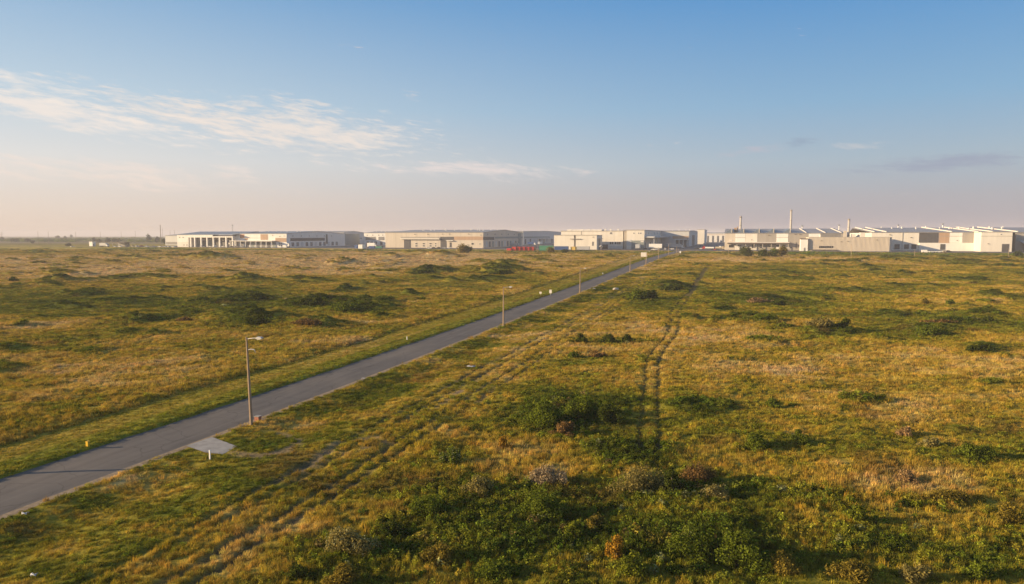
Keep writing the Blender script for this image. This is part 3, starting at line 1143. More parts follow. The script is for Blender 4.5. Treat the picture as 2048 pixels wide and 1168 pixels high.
# --- office block and hall at the junction
b = Bld('blank_cream_block', 603, 1108, 'blank cream block behind the blue and yellow containers')
xe = b.X(1193.5)
ht = b.Z(470.6, xe)
dep = 26
xn0, xn1 = b.X(1148), b.X(1151.5)
b.box('wall', 0, xn0, 0, dep, 0, ht, M_CREAM)
b.box('wall', xn1, xe, 0, dep, 0, ht, M_CREAM)
b.box('recess', xn0 + .01, xn1 - .01, 1.2, dep - .5, 0, ht - .05, M_TAUPE)
b.box('roof', -.35, xe + .35, -.35, dep + .35, ht + .002, ht + .35, M_TAUPE)
b.box('blade_sign', b.X(1140), b.X(1161), -1.2, -.02, b.Z(478.4, xe), b.Z(477.4, xe), M_TAUPE)
b.rect('doorway', 1184, 1187.5, 483.5, 491.5, M_GREY)
b.rect('wall_lamp', 1185.5, 1187, 473.6, 474.8, M_SOFFIT, .5)
b.side('roller_door', xe, 8, 16, 0, 8.5, M_GREY, .15)
b.side('canopy', xe, 5, 20, 9.5, 10.0, M_TAN, 2.0)

b = Bld('cream_hall', 641, 1122, 'tall cream hall with square windows above the blank block', 'warehouse')
xe = b.X(1246)
ht = b.Z(462.3, xe)
dep = 70
b.box('wall', 0, xe, 0, dep, 0, ht, M_CREAM)
b.box('roof', -.4, xe + .2, -.4, dep + .4, ht + .002, ht + .5, M_TAUPE)
for u, v in ((1116.5, 468), (1119.5, 468)):
    pass
rf = b.box('roof_house', b.X(1130), b.X(1200), 8, 30, ht + .51, ht + 1.6, M_WHITE)
for u in (1140, 1164, 1177, 1209, 1220, 1235):
    x = b.X(u)
    b.box('roof_vent', x - .8, x + .8, 3, 5, ht + .51, ht + 2.0, M_VENT)
for v in (464.8, 466.7):
    for u in (1219.5, 1221.8):
        b.window(u, u + 1.9, v, v + 1.5)
for u in (1219.5, 1223.5, 1230, 1234.5, 1238.3):
    b.window(u, u + 2.9, 484, 488.3)
b.rect('roller_door', 1198, 1216, 489, 496, M_DARK, .2, z0=.02)
b.rect('plinth', 1217, 1246, 492.2, 497, M_BLUEG, .25, z0=.02)
joints(b, b.X(1195), xe, .05, ht - .3, 8.0, m=M_TAN)
b.rect('corner_strip', 1162, 1163, 463, 470, M_TAUPE)

b = Bld('corner_office', 637, 1246.5, 'tall cream corner building with a long shaded canopy on the estate street')
x1 = b.X(1253)
xe = b.X(1288.5)
ht = b.Z(460.4, xe)
dep = b.Y(1338, xe)
b.box('recess', 0, x1, 2.5, dep - 1, 0, ht - .8, M_TAUPE)
b.box('wall', x1 + .01, xe, 0, dep, 0, ht, M_CREAM)
b.box('roof', -.2, xe + .4, -.4, dep + .4, ht + .002, ht + .45, M_TAUPE)
for u in (1266.5, 1276, 1280):
    b.window(u, u + 2.0, 465.5, 467.3)
b.rect('panel', 1263, 1288, 481, 497, M_GREENG, .15, z0=.02)
b.rect('panel', 1253.5, 1262.5, 479.5, 491, M_BLUEG, .15)
b.rect('sign_board', 1281.5, 1287.5, 482, 484.5, M_ROOFW, .4)
zc = ht * .60
b.box('canopy', xe + .01, xe + 9, 1, dep - 2, zc, zc + 1.3, M_BLUEG)
for i in range(7):
    y = 3 + i * (dep - 8) / 6
    b.box('canopy_post', xe + 8.2, xe + 8.7, y, y + .5, 0, zc - .01, M_BLUEG)
    b.side('dock_door', xe, y + 1.2, y + 6, .5, 6.0, (M_DARK, M_GLASS)[i % 2], .15)
for i in range(9):
    y = 4 + i * (dep - 10) / 9
    b.side('window', xe, y, y + 3, ht * .78, ht * .90, M_GLASS, .1)

b = Bld('street_warehouse', 790, 1290, 'cream warehouse half in shade farther along the estate street', 'warehouse')
xe = b.X(1378)
ht = b.Z(462.5, xe)
dep = b.Y(1395, xe)
b.gable_wall(0, xe, 0, dep, ht, 1.2, M_BLUEG)  # cream wall clad in grey: its bluish shade is put into the colour
r = b.gable(0, xe, 0, dep, ht, 1.2)
b.vents(r, 4, 20, xe, 0, dep, ht, 1.2, 1.2)
b.rect('band', 1345, 1377, 472, 477.5, M_BROWN)
b.side('roller_door', xe, dep * .3, dep * .6, .3, ht * .75, M_DARK, .15)
b.rect('canopy', 1350, 1378, 478.4, 479.4, M_WHITE, 3)
for u in (1352, 1360, 1368):
    b.rect('dock_door', u, u + 5, 480, 486, M_DOOR, z0=.02)

b = Bld('far_tall_store', 1010, 1394, 'small tall cream store at the far end of the estate street')
xe = b.X(1408.5)
ht = b.Z(459.5, xe)
b.box('wall', 0, xe, 0, b.Y(1413.5, xe), 0, ht, M_CREAM)
b.box('roof', -.3, xe + .3, -.3, b.Y(1413.5, xe) + .3, ht + .002, ht + .4, M_TAUPE)
b.side('window', xe, 3, 9, ht * .3, ht * .9, M_GLASS)

b = Bld('far_white_shed', 1300, 1409, 'low pale shed closing the far end of the estate street', 'warehouse')
xe = b.X(1452)
ht = b.Z(466.8, xe)
b.gable_wall(0, xe, 0, 60, ht, 1.5, M_WHITE)
b.gable(0, xe, 0, 60, ht, 1.5)
b.rect('band', 1409.5, 1452, 469, 470, M_BROWN)
for u in (1414, 1424, 1434, 1444):
    b.rect('dock_door', u, u + 4, 471.5, 476, M_DOOR, z0=.02)

# --- factory with stacks
b = Bld('panelled_factory', 628, 1449, 'factory with cream and taupe panels and a long canopy behind the tree group', 'factory')
xe = b.X(1690)
ht = b.Z(466.8, b.X(1560))
dep = 95
b.box('wall', 0, xe, 0, dep, 0, ht, M_TAUPE)
for u0, u1, m in ((1449.5, 1470, M_TAN), (1470.2, 1490, M_WHITE), (1490.5, 1514.5, M_CREAM), (1552.5, 1576, M_WHITE), (1617, 1640, M_WHITE), (1640.3, 1680, M_GREY)):
    b.rect('panel', u0, u1, 467.2, 500, m, .14, z0=.03)
for u0, u1 in ((1470.2, 1490), (1552.5, 1576)):
    b.rect('band', u0, u1, 474.6, 475.3, M_TAUPE, .2)
x0, x1 = b.X(1455), b.X(1578)
zc = b.Z(484.2, b.X(1515))
b.box('canopy', x0, x1, -5, -.2, zc - .5, zc, M_ROOFW)
b.box('canopy_edge', x0 - .1, x1 + .3, -5.15, -.21, zc - 1.5, zc - .51, M_SOFFIT)
for u in np.linspace(1457, 1576, 8):
    x = b.X(u)
    b.box('canopy_post', x - .2, x + .2, -4.9, -4.5, 0, zc - 1.51, M_TAN)
for u0, u1, v0, v1 in ((1458, 1468, 489.5, 495), (1475.5, 1483, 490, 492.3), (1503.5, 1511, 489, 496), (1519, 1525.5, 490, 492), (1519, 1525, 494, 496), (1536, 1542.5, 491, 494), (1552.5, 1558, 490, 493), (1566, 1571, 489.5, 492), (1580, 1584.5, 494, 496.5)):
    b.window(u0, u1, v0, v1, proud=.2)
for u, v in ((1536, 470.2), (1588, 468), (1598, 468.3), (1502, 479.2)):
    b.rect('wall_lamp', u, u + 2.5, v, v + .9, M_SOFFIT, .7)
b.rect('down_pipe', 1592, 1593, 485, 497, M_DARK, .3)
b.rect('sign_board', 1458.5, 1464.5, 479.5, 482, M_ROOFW, .4)
# pitched roof with cross monitors and white fire walls
rise = 4.2
ym = dep * .7
r = b.part('roof', MB().prism([(-.4, ht + .01), (ym, ht + rise), (dep, ht + .01), (dep, ht + .4), (ym, ht + rise + .4), (-.4, ht + .4)], 'x', -.4, xe + .4), M_ROOF)
for u in (1463, 1487, 1518, 1547, 1580):
    x = b.X(u)
    mb = MB()
    mb.prism([(x - 6.5, ht + .3), (x, ht + 4.2), (x + 1.5, ht + .3)], 'y', 2.0, ym)
    mb.build('roof_monitor', M_ROOFB, r)
    MB().box(x - .25, x + .25, 1.2, 2.0 - .01, ht + .3, ht + 4.3).build('monitor_end', M_TAN, r)
for u in (1612, 1650, 1682):
    x = b.X(u)
    mb = MB().prism([(1, ht + .3), (ym, ht + rise + .3), (ym, ht + rise + 1.1), (1, ht + 1.1)], 'x', x - .25, x + .25)
    mb.build('fire_wall', M_ROOFW, r)
x = b.X(1470)
MB().box(x - 1.2, x + 1.2, 14, 17, ht + .3, ht + 5.0).box(x + 1.4, x + 2.4, 14.5, 16, ht + .3, ht + 6.2).build('roof_unit', M_BROWN, r)

b = Bld('corrugated_annex', 606, 1616.5, 'tan corrugated block with a row of small dark windows behind the scrub', 'warehouse')
xe = b.X(1779)
ht = b.Z(474.8, xe)
dep = 30
mb = MB()
n = int(xe / .9)
poly = []
for i in range(n):
    q = xe * i / n
    poly += [(q, 0.0), (q + xe / n * .5, 0.0), (q + xe / n * .55, -.14), (q + xe / n * .95, -.14)]
poly += [(xe, 0.0), (xe + 1.2, .6), (xe + 1.9, 2.0), (xe + 2.0, dep), (0, dep)]
mb.prism(poly, 'z', 0, ht)
b.part('wall', mb, M_TAN)
b.box('roof', -.2, xe + 2.2, .4, dep + .3, ht + .002, ht + .3, M_TAUPE)
u = 1638.2
for i in range(8):
    w = (3.1, 3.3, 2.6, 2.2, 2.8, 2.5, 2.0, 2.6)[i]
    b.rect('window', u, u + w, 492, 495.8, M_GLASS, .3)
    u += w + (.9 if i != 6 else 1.6)
b.rect('canopy', 1620, 1674.5, 499.2, 500.6, M_SOFFIT, 2.2)
b.rect('plinth_wall', 1616.6, 1674, 500.8, 505, M_CREAM, 1.2, z0=.02)
for u, v in ((1641, 481), (1681.5, 483), (1694, 482), (1752, 479.5)):
    b.rect('wall_lamp', u, u + 3, v, v + .9, M_SOFFIT, .5)
for u0, u1, z in ((1704, 1712, 2.3), (1721, 1731, 3.6), (1640, 1642, 1.8)):
    b.box('roof_unit', b.X(u0), b.X(u1), 3, 7, ht + .31, ht + .3 + z, M_CREAM)
x = b.X(1690.5)
b.box('flue', x - 1.0, x + 1.0, 1.5, 3.5, ht + .31, b.Z(461.5, x, 2), M_TAN)

b = Bld('white_stair_tower', 604, 1601, 'narrow white stair tower on the left of the corrugated block')
xe = b.X(1616)
ht = b.Z(479, xe)
b.box('wall', 0, xe - .05, 0, 9, 0, ht, M_WHITE)
b.box('roof', -.1, xe - .06, .4, 8.9, ht + .002, ht + .9, M_SOFFIT)
b.rect('doorway', 1608, 1611, 495.5, 503, M_GREY, z0=.02)

b = Bld('long_factory', 640, 1742, 'long factory with charcoal and cream panels under pale sloping fire walls, right edge', 'factory')
xe = b.X(1962)
ht = b.Z(465.2, b.X(1850))
dep = 120
b.box('wall', 0, xe, 0, dep, 0, ht, M_CREAM)
for u0, u1, v0, v1, m in ((1837.5, 1876.5, 465.4, 485.5, M_DARK), (1877.2, 1898, 465.4, 486, M_BROWN), (1898.4, 1924, 465.4, 485, M_WHITE), (1925, 1961, 465.4, 485.5, M_TAUPE)):
    b.rect('panel', u0, u1, v0, v1, m, .15)
b.rect('band', 1877.5, 1924, 472, 472.8, M_TAUPE, .22)
b.rect('lower_wall', 1837.5, 1961.5, 486.2, 505, M_WHITE, 2.5, z0=.02)
for u0, u1 in ((1789, 1799.5), (1808.5, 1818), (1823, 1833)):
    b.rect('roller_door', u0, u1, 488.5, 498, M_DARK, .2)
b.rect('roller_door', 1879, 1888.5, 488, 499.5, M_DARK, 2.75)
b.rect('down_pipe', 1804, 1804.8, 465.5, 499, M_TAUPE, .3)
for u, v in ((1820, 474.5), (1912.5, 480.5), (1778, 469)):
    b.rect('wall_lamp', u, u + 2.5, v, v + 1, M_SOFFIT, .7)
rise = 4.6
ym = dep * .8
r = b.part('roof', MB().prism([(-.4, ht + .01), (ym, ht + rise), (dep, ht + .01), (dep, ht + .4), (ym, ht + rise + .4), (-.4, ht + .4)], 'x', -.4, xe + 70), M_ROOF)
for u in (1748, 1772, 1903, 1956, 1985, 2035):
    x = b.X(u)
    mb = MB().prism([(1, ht + .3), (ym, ht + rise + .3), (ym, ht + rise + 1.2), (1, ht + 1.2)], 'x', x - .28, x + .28)
    mb.build('fire_wall', M_ROOFW, r)
b.vents(r, 16, 20, xe + 55, 0, ym * 2, ht, rise, 1.5)

b = Bld('protruding_cream_bay', 622, 1961, 'plain cream bay standing forward of the long factory at the right edge')
xe = b.X(2024)
ht = b.Z(464.3, xe)
b.box('wall', 0, xe, 0, 17.5, 0, ht, M_CREAM)
b.box('roof', -.3, xe + .3, -.3, 17.5, ht + .002, ht + .4, M_TAUPE)
b.rect('band', 1961.3, 2023.5, 472, 472.7, M_TAUPE, .12)
b.rect('roller_door', 2004, 2018, 488, 500, M_DARK, .2, z0=.02)
b.window(2000, 2002.5, 468, 469.5)
b.rect('wall_lamp', 1975, 1977.5, 487, 488, M_SOFFIT, .6)

b = Bld('far_right_hall', 640, 2030, 'taupe hall with a lean-to roof cut by the right edge of the frame', 'warehouse')
xe = b.X(2150)
ht = b.Z(466.5, 20)
b.box('wall', 0, xe, 0, 60, 0, ht, M_TAUPE)
b.box('roof', -.3, xe + .3, -.3, 60.3, ht + .002, ht + .4, M_ROOF)
b.box('band', .2, xe, -.15, -.002, ht * .55, ht * .78, M_GREENG)
b.part('lean_to_roof', MB().prism([(-14, ht * .34), (-.01, ht * .55), (-.01, ht * .58), (-14, ht * .37)], 'x', 3, xe), M_BLUEG)
for k in range(8):
    b.box('canopy_post', 5 + k * 7, 5.4 + k * 7, -13.5, -13.1, 0, ht * .34, M_TAUPE)

# small hut and shelter on the left
b = Bld('white_kiosk', 600, 178.5, 'small white cubic kiosk alone in the hazy yard at far left', 'kiosk')
w = b.X(184.5)
ht = b.Z(483.6, 1)
dd = max(4.0, b.Y(191, w))
b.box('wall', 0, w, 0, dd, .3, ht, M_WHITE)
b.box('roof', -.15, w + .15, -.15, dd + .15, ht + .002, ht + .25, M_ROOFW)
b.box('plinth', .1, w - .1, .1, dd - .1, 0, .3, M_TAUPE)
b.side('doorway', w, 1.0, 2.2, .3, 2.5, M_DARK)
b = Bld('dark_roofed_shelter', 606, 224, 'open shelter with a dark roof behind the parked cars at far left', 'shelter')
w = b.X(248)
ht = b.Z(484.6, 6)
b.box('roof', 0, w, 0, 8, ht - .6, ht, M_SOFFIT)
b.box('rear_wall', .3, w - .3, 7.4, 7.8, 0, ht - .61, M_GREY)
for k in range(4):
    b.box('post', .3 + k * (w - 1) / 3, .6 + k * (w - 1) / 3, .3, .6, 0, ht - .61, M_TAUPE)
b = Bld('hazy_grey_shed', 690, 331, 'hazy grey shed just left of the white portal hall', 'shed')
w = b.X(362)
ht = b.Z(471.5, w)
b.gable_wall(0, w, 0, 35, ht, 1.5, M_BLUEG)
b.gable(0, w, 0, 35, ht, 1.5)
b.rect('band', 332, 354, 484, 489, M_GREY)


# --- stacks
def stack(name, u, vtop, s, rad, label, m):
    x0, y0 = from_st(s, 0)
    t = along(x0, y0, ZP + 20, EX, EY, u)
    x, y = from_st(s, t)
    h = height_at(x, y, vtop) - ZP
    root = empty(name, (x, y, ZP))
    tag(root, label, 'chimney', 'factory chimneys')
    MB().tube([(0, 0, 0), (0, 0, h * .5), (0, 0, h)], [rad * 1.25, rad * 1.08, rad * .92], 20, True).build('shaft', m, root, True)
    MB().tube([(0, 0, h - 1.2), (0, 0, h + .25)], [rad * 1.04, rad * 1.04], 20, True).build('cap_ring', mat('stack_cap', (.30, .26, .23), .7), root, True)
    for k in (.45, .72):
        MB().tube([(0, 0, h * k), (0, 0, h * k + .5)], [rad * (1.25 - .33 * k) + .12] * 2, 20, True).build('band_ring', M_TAUPE, root, True)


M_STACK = mat('stack_concrete', (.42, .39, .36), .85, .1, .3)
stack('chimney_stack', 1481, 433, 690, 1.0, 'short thick chimney nearest the estate street, above the panelled factory', M_STACK)
stack('chimney_stack', 1581.5, 420, 720, .95, 'tallest chimney, slender and pale, in the middle of the three', M_STACK)
stack('chimney_stack', 1697.5, 438, 690, 1.0, 'pale chimney on the right of the three, above the corrugated block', M_STACK)

# ------------------------------------------------------------------ vehicles and containers
M_TYRE = mat('tyre_rubber', (.02, .02, .02), .9, .2)
M_WIN = mat('car_glass', (.018, .022, .03), .08, .1, spec=.7)
M_LAMP = mat('lamp_plastic', (.55, .50, .45), .2, .05)
M_RLAMP = mat('tail_lamp_plastic', (.35, .02, .02), .3, .05)
PAINT = {k: mat(k + '_paint', c, .3, .05, 2.0, spec=.5) for k, c in dict(white=(.78, .76, .73), silver=(.45, .45, .46), black=(.02, .02, .022), red=(.45, .03, .03), blue=(.04, .09, .25),
         grey=(.16, .16, .17), beige=(.50, .42, .30), green=(.05, .22, .14), yellow=(.62, .42, .10), brown=(.22, .12, .07)).items()}
M_CHASSIS = mat('chassis_black', (.03, .03, .03), .8)
_MESH = {}


def shared(key, fn, m):
    if (key, m.name) not in _MESH:
        me = fn().mesh(key)
        me.materials.append(m)
        _MESH[(key, m.name)] = me
    return _MESH[(key, m.name)]


def put(name, key, fn, m, root, loc=(0, 0, 0)):
    o = link(name, shared(key, fn, m), root)
    o.location = loc
    return o


def wheel_mb(r=.33, w=.22):
    return lambda: MB().tube([(0, -w / 2, 0), (0, w / 2, 0)], [r, r], 14)


def place(u, v, rz):
    x, y = gp(u, v)
    return (x, y, max(float(zbase(x, y)), 0) + .045), rz


HD = {'across': -ROAD_A, 'along': math.pi / 2 - ROAD_A, 'back': -math.pi / 2 - ROAD_A, 'left': math.pi - ROAD_A}


def car(u, v, paint, head, label, van=False):
    loc, rz = place(u, v, HD[head])
    root = empty('parked_van' if van else 'parked_car', loc, rz)
    tag(root, label, 'van' if van else 'car', 'vehicles parked on the estate')
    k = 'van' if van else 'car'
    L, W = (2.55, .98) if van else (2.2, .88)
    if van:
        prof = [(-L, .35), (L, .35), (L, .95), (L - .35, 1.15), (L - 1.0, 2.05), (-L, 2.1)]
        cab = [(L - 1.62, 1.2), (L - .42, 1.2), (L - .98, 1.98), (L - 1.62, 1.98)]
    else:
        prof = [(-L, .32), (L, .32), (L + .02, .68), (L - .25, .86), (L - 1.15, .94), (-L + .5, .95), (-L - .02, .90)]
        cab = [(-L + .45, .951), (L - 1.1, .951), (L - 1.85, 1.45), (-L + 1.15, 1.46)]
    put('body', k + '_body', lambda: MB().prism(prof, 'y', -W, W), PAINT[paint], root)
    if van:
        put('window', k + '_glass', lambda: MB().prism(cab, 'y', -W - .012, W + .012), M_WIN, root)
    else:
        put('window', k + '_glass', lambda: MB().prism(cab, 'y', -W + .10, W - .10), M_WIN, root)
        put('roof', k + '_roof', lambda: MB().box(-L + 1.1, L - 1.8, -W + .09, W - .09, 1.455, 1.50), PAINT[paint], root)
    for x in (-L * .62, L * .62):
        for y in (-W + .06, W - .06):
            put('wheel', k + '_wheel', wheel_mb(.32), M_TYRE, root, (x, y, .32))
    for y in (-W * .72, W * .72):
        put('headlight', k + '_hl', lambda: MB().box(-.05, .05, -.16, .16, -.08, .08), M_LAMP, root, (L - .01, y, .66))
        put('tail_light', k + '_tl', lambda: MB().box(-.05, .05, -.14, .14, -.09, .09), M_RLAMP, root, (-L + .005, y, .72))
    return root


def truck(u, v, head, label, L=12.0, H=3.9, cab=True, box='white', cabp='white', name='semi_trailer', W=1.28):
    """box body on wheels, with or without a cab in front (+x)"""
    loc, rz = place(u, v, HD[head])
    root = empty(name, loc, rz)
    tag(root, label, 'truck' if cab else 'trailer', 'trucks and trailers on the estate')
    key = f'tr{L}{H}'
    put('box_body', key + 'box', lambda: MB().box(-L / 2, L / 2, -W, W, 1.15, H), PAINT[box], root)
    put('chassis', key + 'ch', lambda: MB().box(-L / 2 + .1, L / 2 + (2.3 if cab else -.2), -.5, .5, .75, 1.14), M_CHASSIS, root)
    put('rear_door', key + 'rd', lambda: MB().box(-L / 2 - .05, -L / 2 - .002, -W + .08, W - .08, 1.2, H - .08), PAINT['silver'], root)
    ax = [-L / 2 + 1.2, -L / 2 + 2.4] + ([L / 2 + 1.6] if cab else [])
    for x in ax:
        for y in (-W + .2, W - .2):
            put('wheel', 'truck_wheel', wheel_mb(.5, .35), M_TYRE, root, (x, y, .5))
    if cab:
        c = put('cab', key + 'cab', lambda: MB().prism([(L / 2 + .25, .75), (L / 2 + 2.5, .75), (L / 2 + 2.5, 1.9), (L / 2 + 2.2, 3.0), (L / 2 + .25, 3.15)], 'y', -1.2, 1.2), PAINT[cabp], root)
        put('windscreen', key + 'ws', lambda: MB().prism([(L / 2 + 1.3, 1.95), (L / 2 + 2.53, 1.95), (L / 2 + 2.27, 2.85), (L / 2 + 1.3, 2.85)], 'y', -1.215, 1.215), M_WIN, c)
    else:
        for y in (-.8, .8):
            put('landing_leg', 'land_leg', lambda: MB().box(-.1, .1, -.1, .1, 0, 1.14), M_CHASSIS, root, (L / 2 - 2.2, y, 0))
    return root


def container(u, v, head, label, paint, L=6.06, H=2.6, W=1.22, z=0.0):
    loc, rz = place(u, v, HD[head])
    root = empty('shipping_container', (loc[0], loc[1], loc[2] + z), rz)
    tag(root, label, 'container', 'shipping containers beside the cross street')

    def side(sg):
        def f():
            n = int(L / .55)
            poly = [(-L / 2 + .12, sg * (W - .12))]
            for i in range(n):
                q = -L / 2 + .12 + (L - .24) * i / n
                d = (L - .24) / n
                poly += [(q, sg * W * .985), (q + d * .45, sg * W * .985), (q + d * .55, sg * (W - .06)), (q + d, sg * (W - .06))]
            poly += [(L / 2 - .12, sg * (W - .12))]
            return MB().prism(poly, 'z', .16, H - .12)
        return f
    key = f'ct{L}{H}{W}'
    put('core', key + 'core', lambda: MB().box(-L / 2 + .1, L / 2 - .1, -W + .14, W - .14, .14, H - .08), PAINT[paint], root)
    for sg in (-1, 1):
        put('side_panel', key + f's{sg}', side(sg), PAINT[paint], root)
        for x in (-L / 2 + .07, L / 2 - .07):
            put('corner_post', key + f'p', lambda: MB().box(-.07, .07, -.08, .08, .0, H), PAINT[paint], root, (x, sg * (W - .08), 0))
        for y in (0,):
            put('door', key + f'd{sg}', lambda: MB().box(-.03, .03, -W * .47, W * .47, .2, H - .2), PAINT[paint], root, (-L / 2 - .0, sg * W * .48, 0))
    put('roof', key + 'r', lambda: MB().box(-L / 2 + .02, L / 2 - .02, -W + .02, W - .02, H - .079, H - .01), PAINT[paint], root)
    return root


# six red containers end-on in a row, then green, blue, yellow, pale ones
for i, (u, w, h, lab) in enumerate(((1020, 1.9, 2.0, 'low red container at the left end of the red row'), (1030, 1.75, 3.2, 'bright red container, second in the red row from the left'),
                                    (1038.5, 1.75, 3.2, 'red container, third in the red row from the left'), (1047.5, 1.75, 3.2, 'red container, fourth in the red row from the left'),
                                    (1056.5, 1.75, 3.2, 'red container, fifth in the red row, next to the last'), (1065.3, 1.75, 3.2, 'red container at the right end of the red row'))):
    container(u, 501.3, 'along', lab, 'red', 6.06, h, w)
container(1093, 501.5, 'across', 'long green container right of the red row', 'green', 12.1, 4.2, 1.3)
container(1123, 500.5, 'across', 'long blue container in front of the blank cream block', 'blue', 12.1, 3.4, 1.25)
container(1147.5, 500.5, 'along', 'small yellow container between the blue and the pale one', 'yellow', 6.06, 3.0, 2.0)
container(1167, 499.8, 'across', 'pale grey container right of the yellow one', 'silver', 11.0, 3.0, 1.25)
container(715, 497.4, 'along', 'dark blue container left of the white one with red edges', 'blue', 6.06, 3.6, 1.5)
container(724, 497.6, 'along', 'white container standing end-on beside the dark blue one', 'white', 6.06, 4.0, 2.2)
container(744, 497.0, 'across', 'small blue container before the white box truck', 'blue', 6.06, 2.4, 1.22)
container(758, 496.6, 'across', 'low green container below the tan warehouse corner', 'green', 7.0, 2.0, 1.22)

truck(574, 495, 'left', 'white box trailer at the right end of the panelled warehouse', 7.0, 4.2, False)
truck(589.5, 494.2, 'along', 'white trailer end-on right of the panelled warehouse corner', 8.0, 4.0, False)
truck(636, 492.8, 'across', 'long white trailer in the shaded yard', 12.5, 4.1, False)
truck(655, 490.8, 'across', 'grey trailer behind the long white one in the shaded yard', 9.0, 4.4, False, 'silver')
truck(616, 492.9, 'across', 'black truck in the shaded yard left of the long white trailer', 6.0, 3.6, True, 'black', 'white')
truck(743, 495.6, 'across', 'white box truck at the left corner of the tan warehouse', 8.5, 5.0, True, 'white', 'white', 'box_truck')
truck(914.5, 495.8, 'across', 'white trailer beside the tree before the tan warehouse', 6.5, 4.0, False)
truck(951, 495.6, 'left', 'low white trailer before the right end of the tan warehouse', 7.0, 2.9, False)
truck(1028, 493.6, 'left', 'pale grey truck in shade above the red containers', 11.0, 4.0, True, 'silver', 'silver')
truck(1062, 490.5, 'across', 'blue and white truck parked under the rear grey warehouse', 8.0, 4.0, True, 'blue', 'white')
truck(1080, 490.0, 'along', 'white trailer docked at the rear grey warehouse', 12.0, 4.2, False)
truck(1276, 499.0, 'along', 'white box truck seen from behind beside the corner office', 7.0, 4.6, True, 'white', 'white', 'box_truck', 1.9)
truck(1311, 498.8, 'across', 'big white trailer broadside at the street corner', 11.6, 5.0, False)
truck(1352, 497.2, 'across', 'grey semi truck crossing behind the street corner', 10.0, 4.4, True, 'silver', 'white')
truck(1335, 495.2, 'along', 'white trailer parked along the estate street canopy', 12.0, 4.0, False)
truck(1368, 492.6, 'along', 'white truck docked at the street warehouse', 12.0, 4.0, True, 'white', 'white')
truck(1378, 492.2, 'along', 'second white truck docked at the street warehouse, farther right', 12.0, 4.0, True, 'white', 'white')
truck(1396, 488.0, 'across', 'long pale trailer far down the estate street', 14.0, 4.2, False, 'silver')
truck(1442, 487.5, 'along', 'dark red semi truck on the estate street beside the factory', 11.0, 5.0, True, 'red', 'red')
truck(1419, 499.3, 'left', 'low white flatbed truck at the junction', 7.5, 2.4, True, 'white', 'red', 'box_truck')
truck(1437, 499.4, 'across', 'small beige truck at the junction left of the factory', 5.5, 2.6, True, 'beige', 'beige', 'box_truck')
truck(207, 493.6, 'across', 'blue grey box truck right of the white kiosk', 9.0, 4.2, True, 'silver', 'white', 'box_truck')

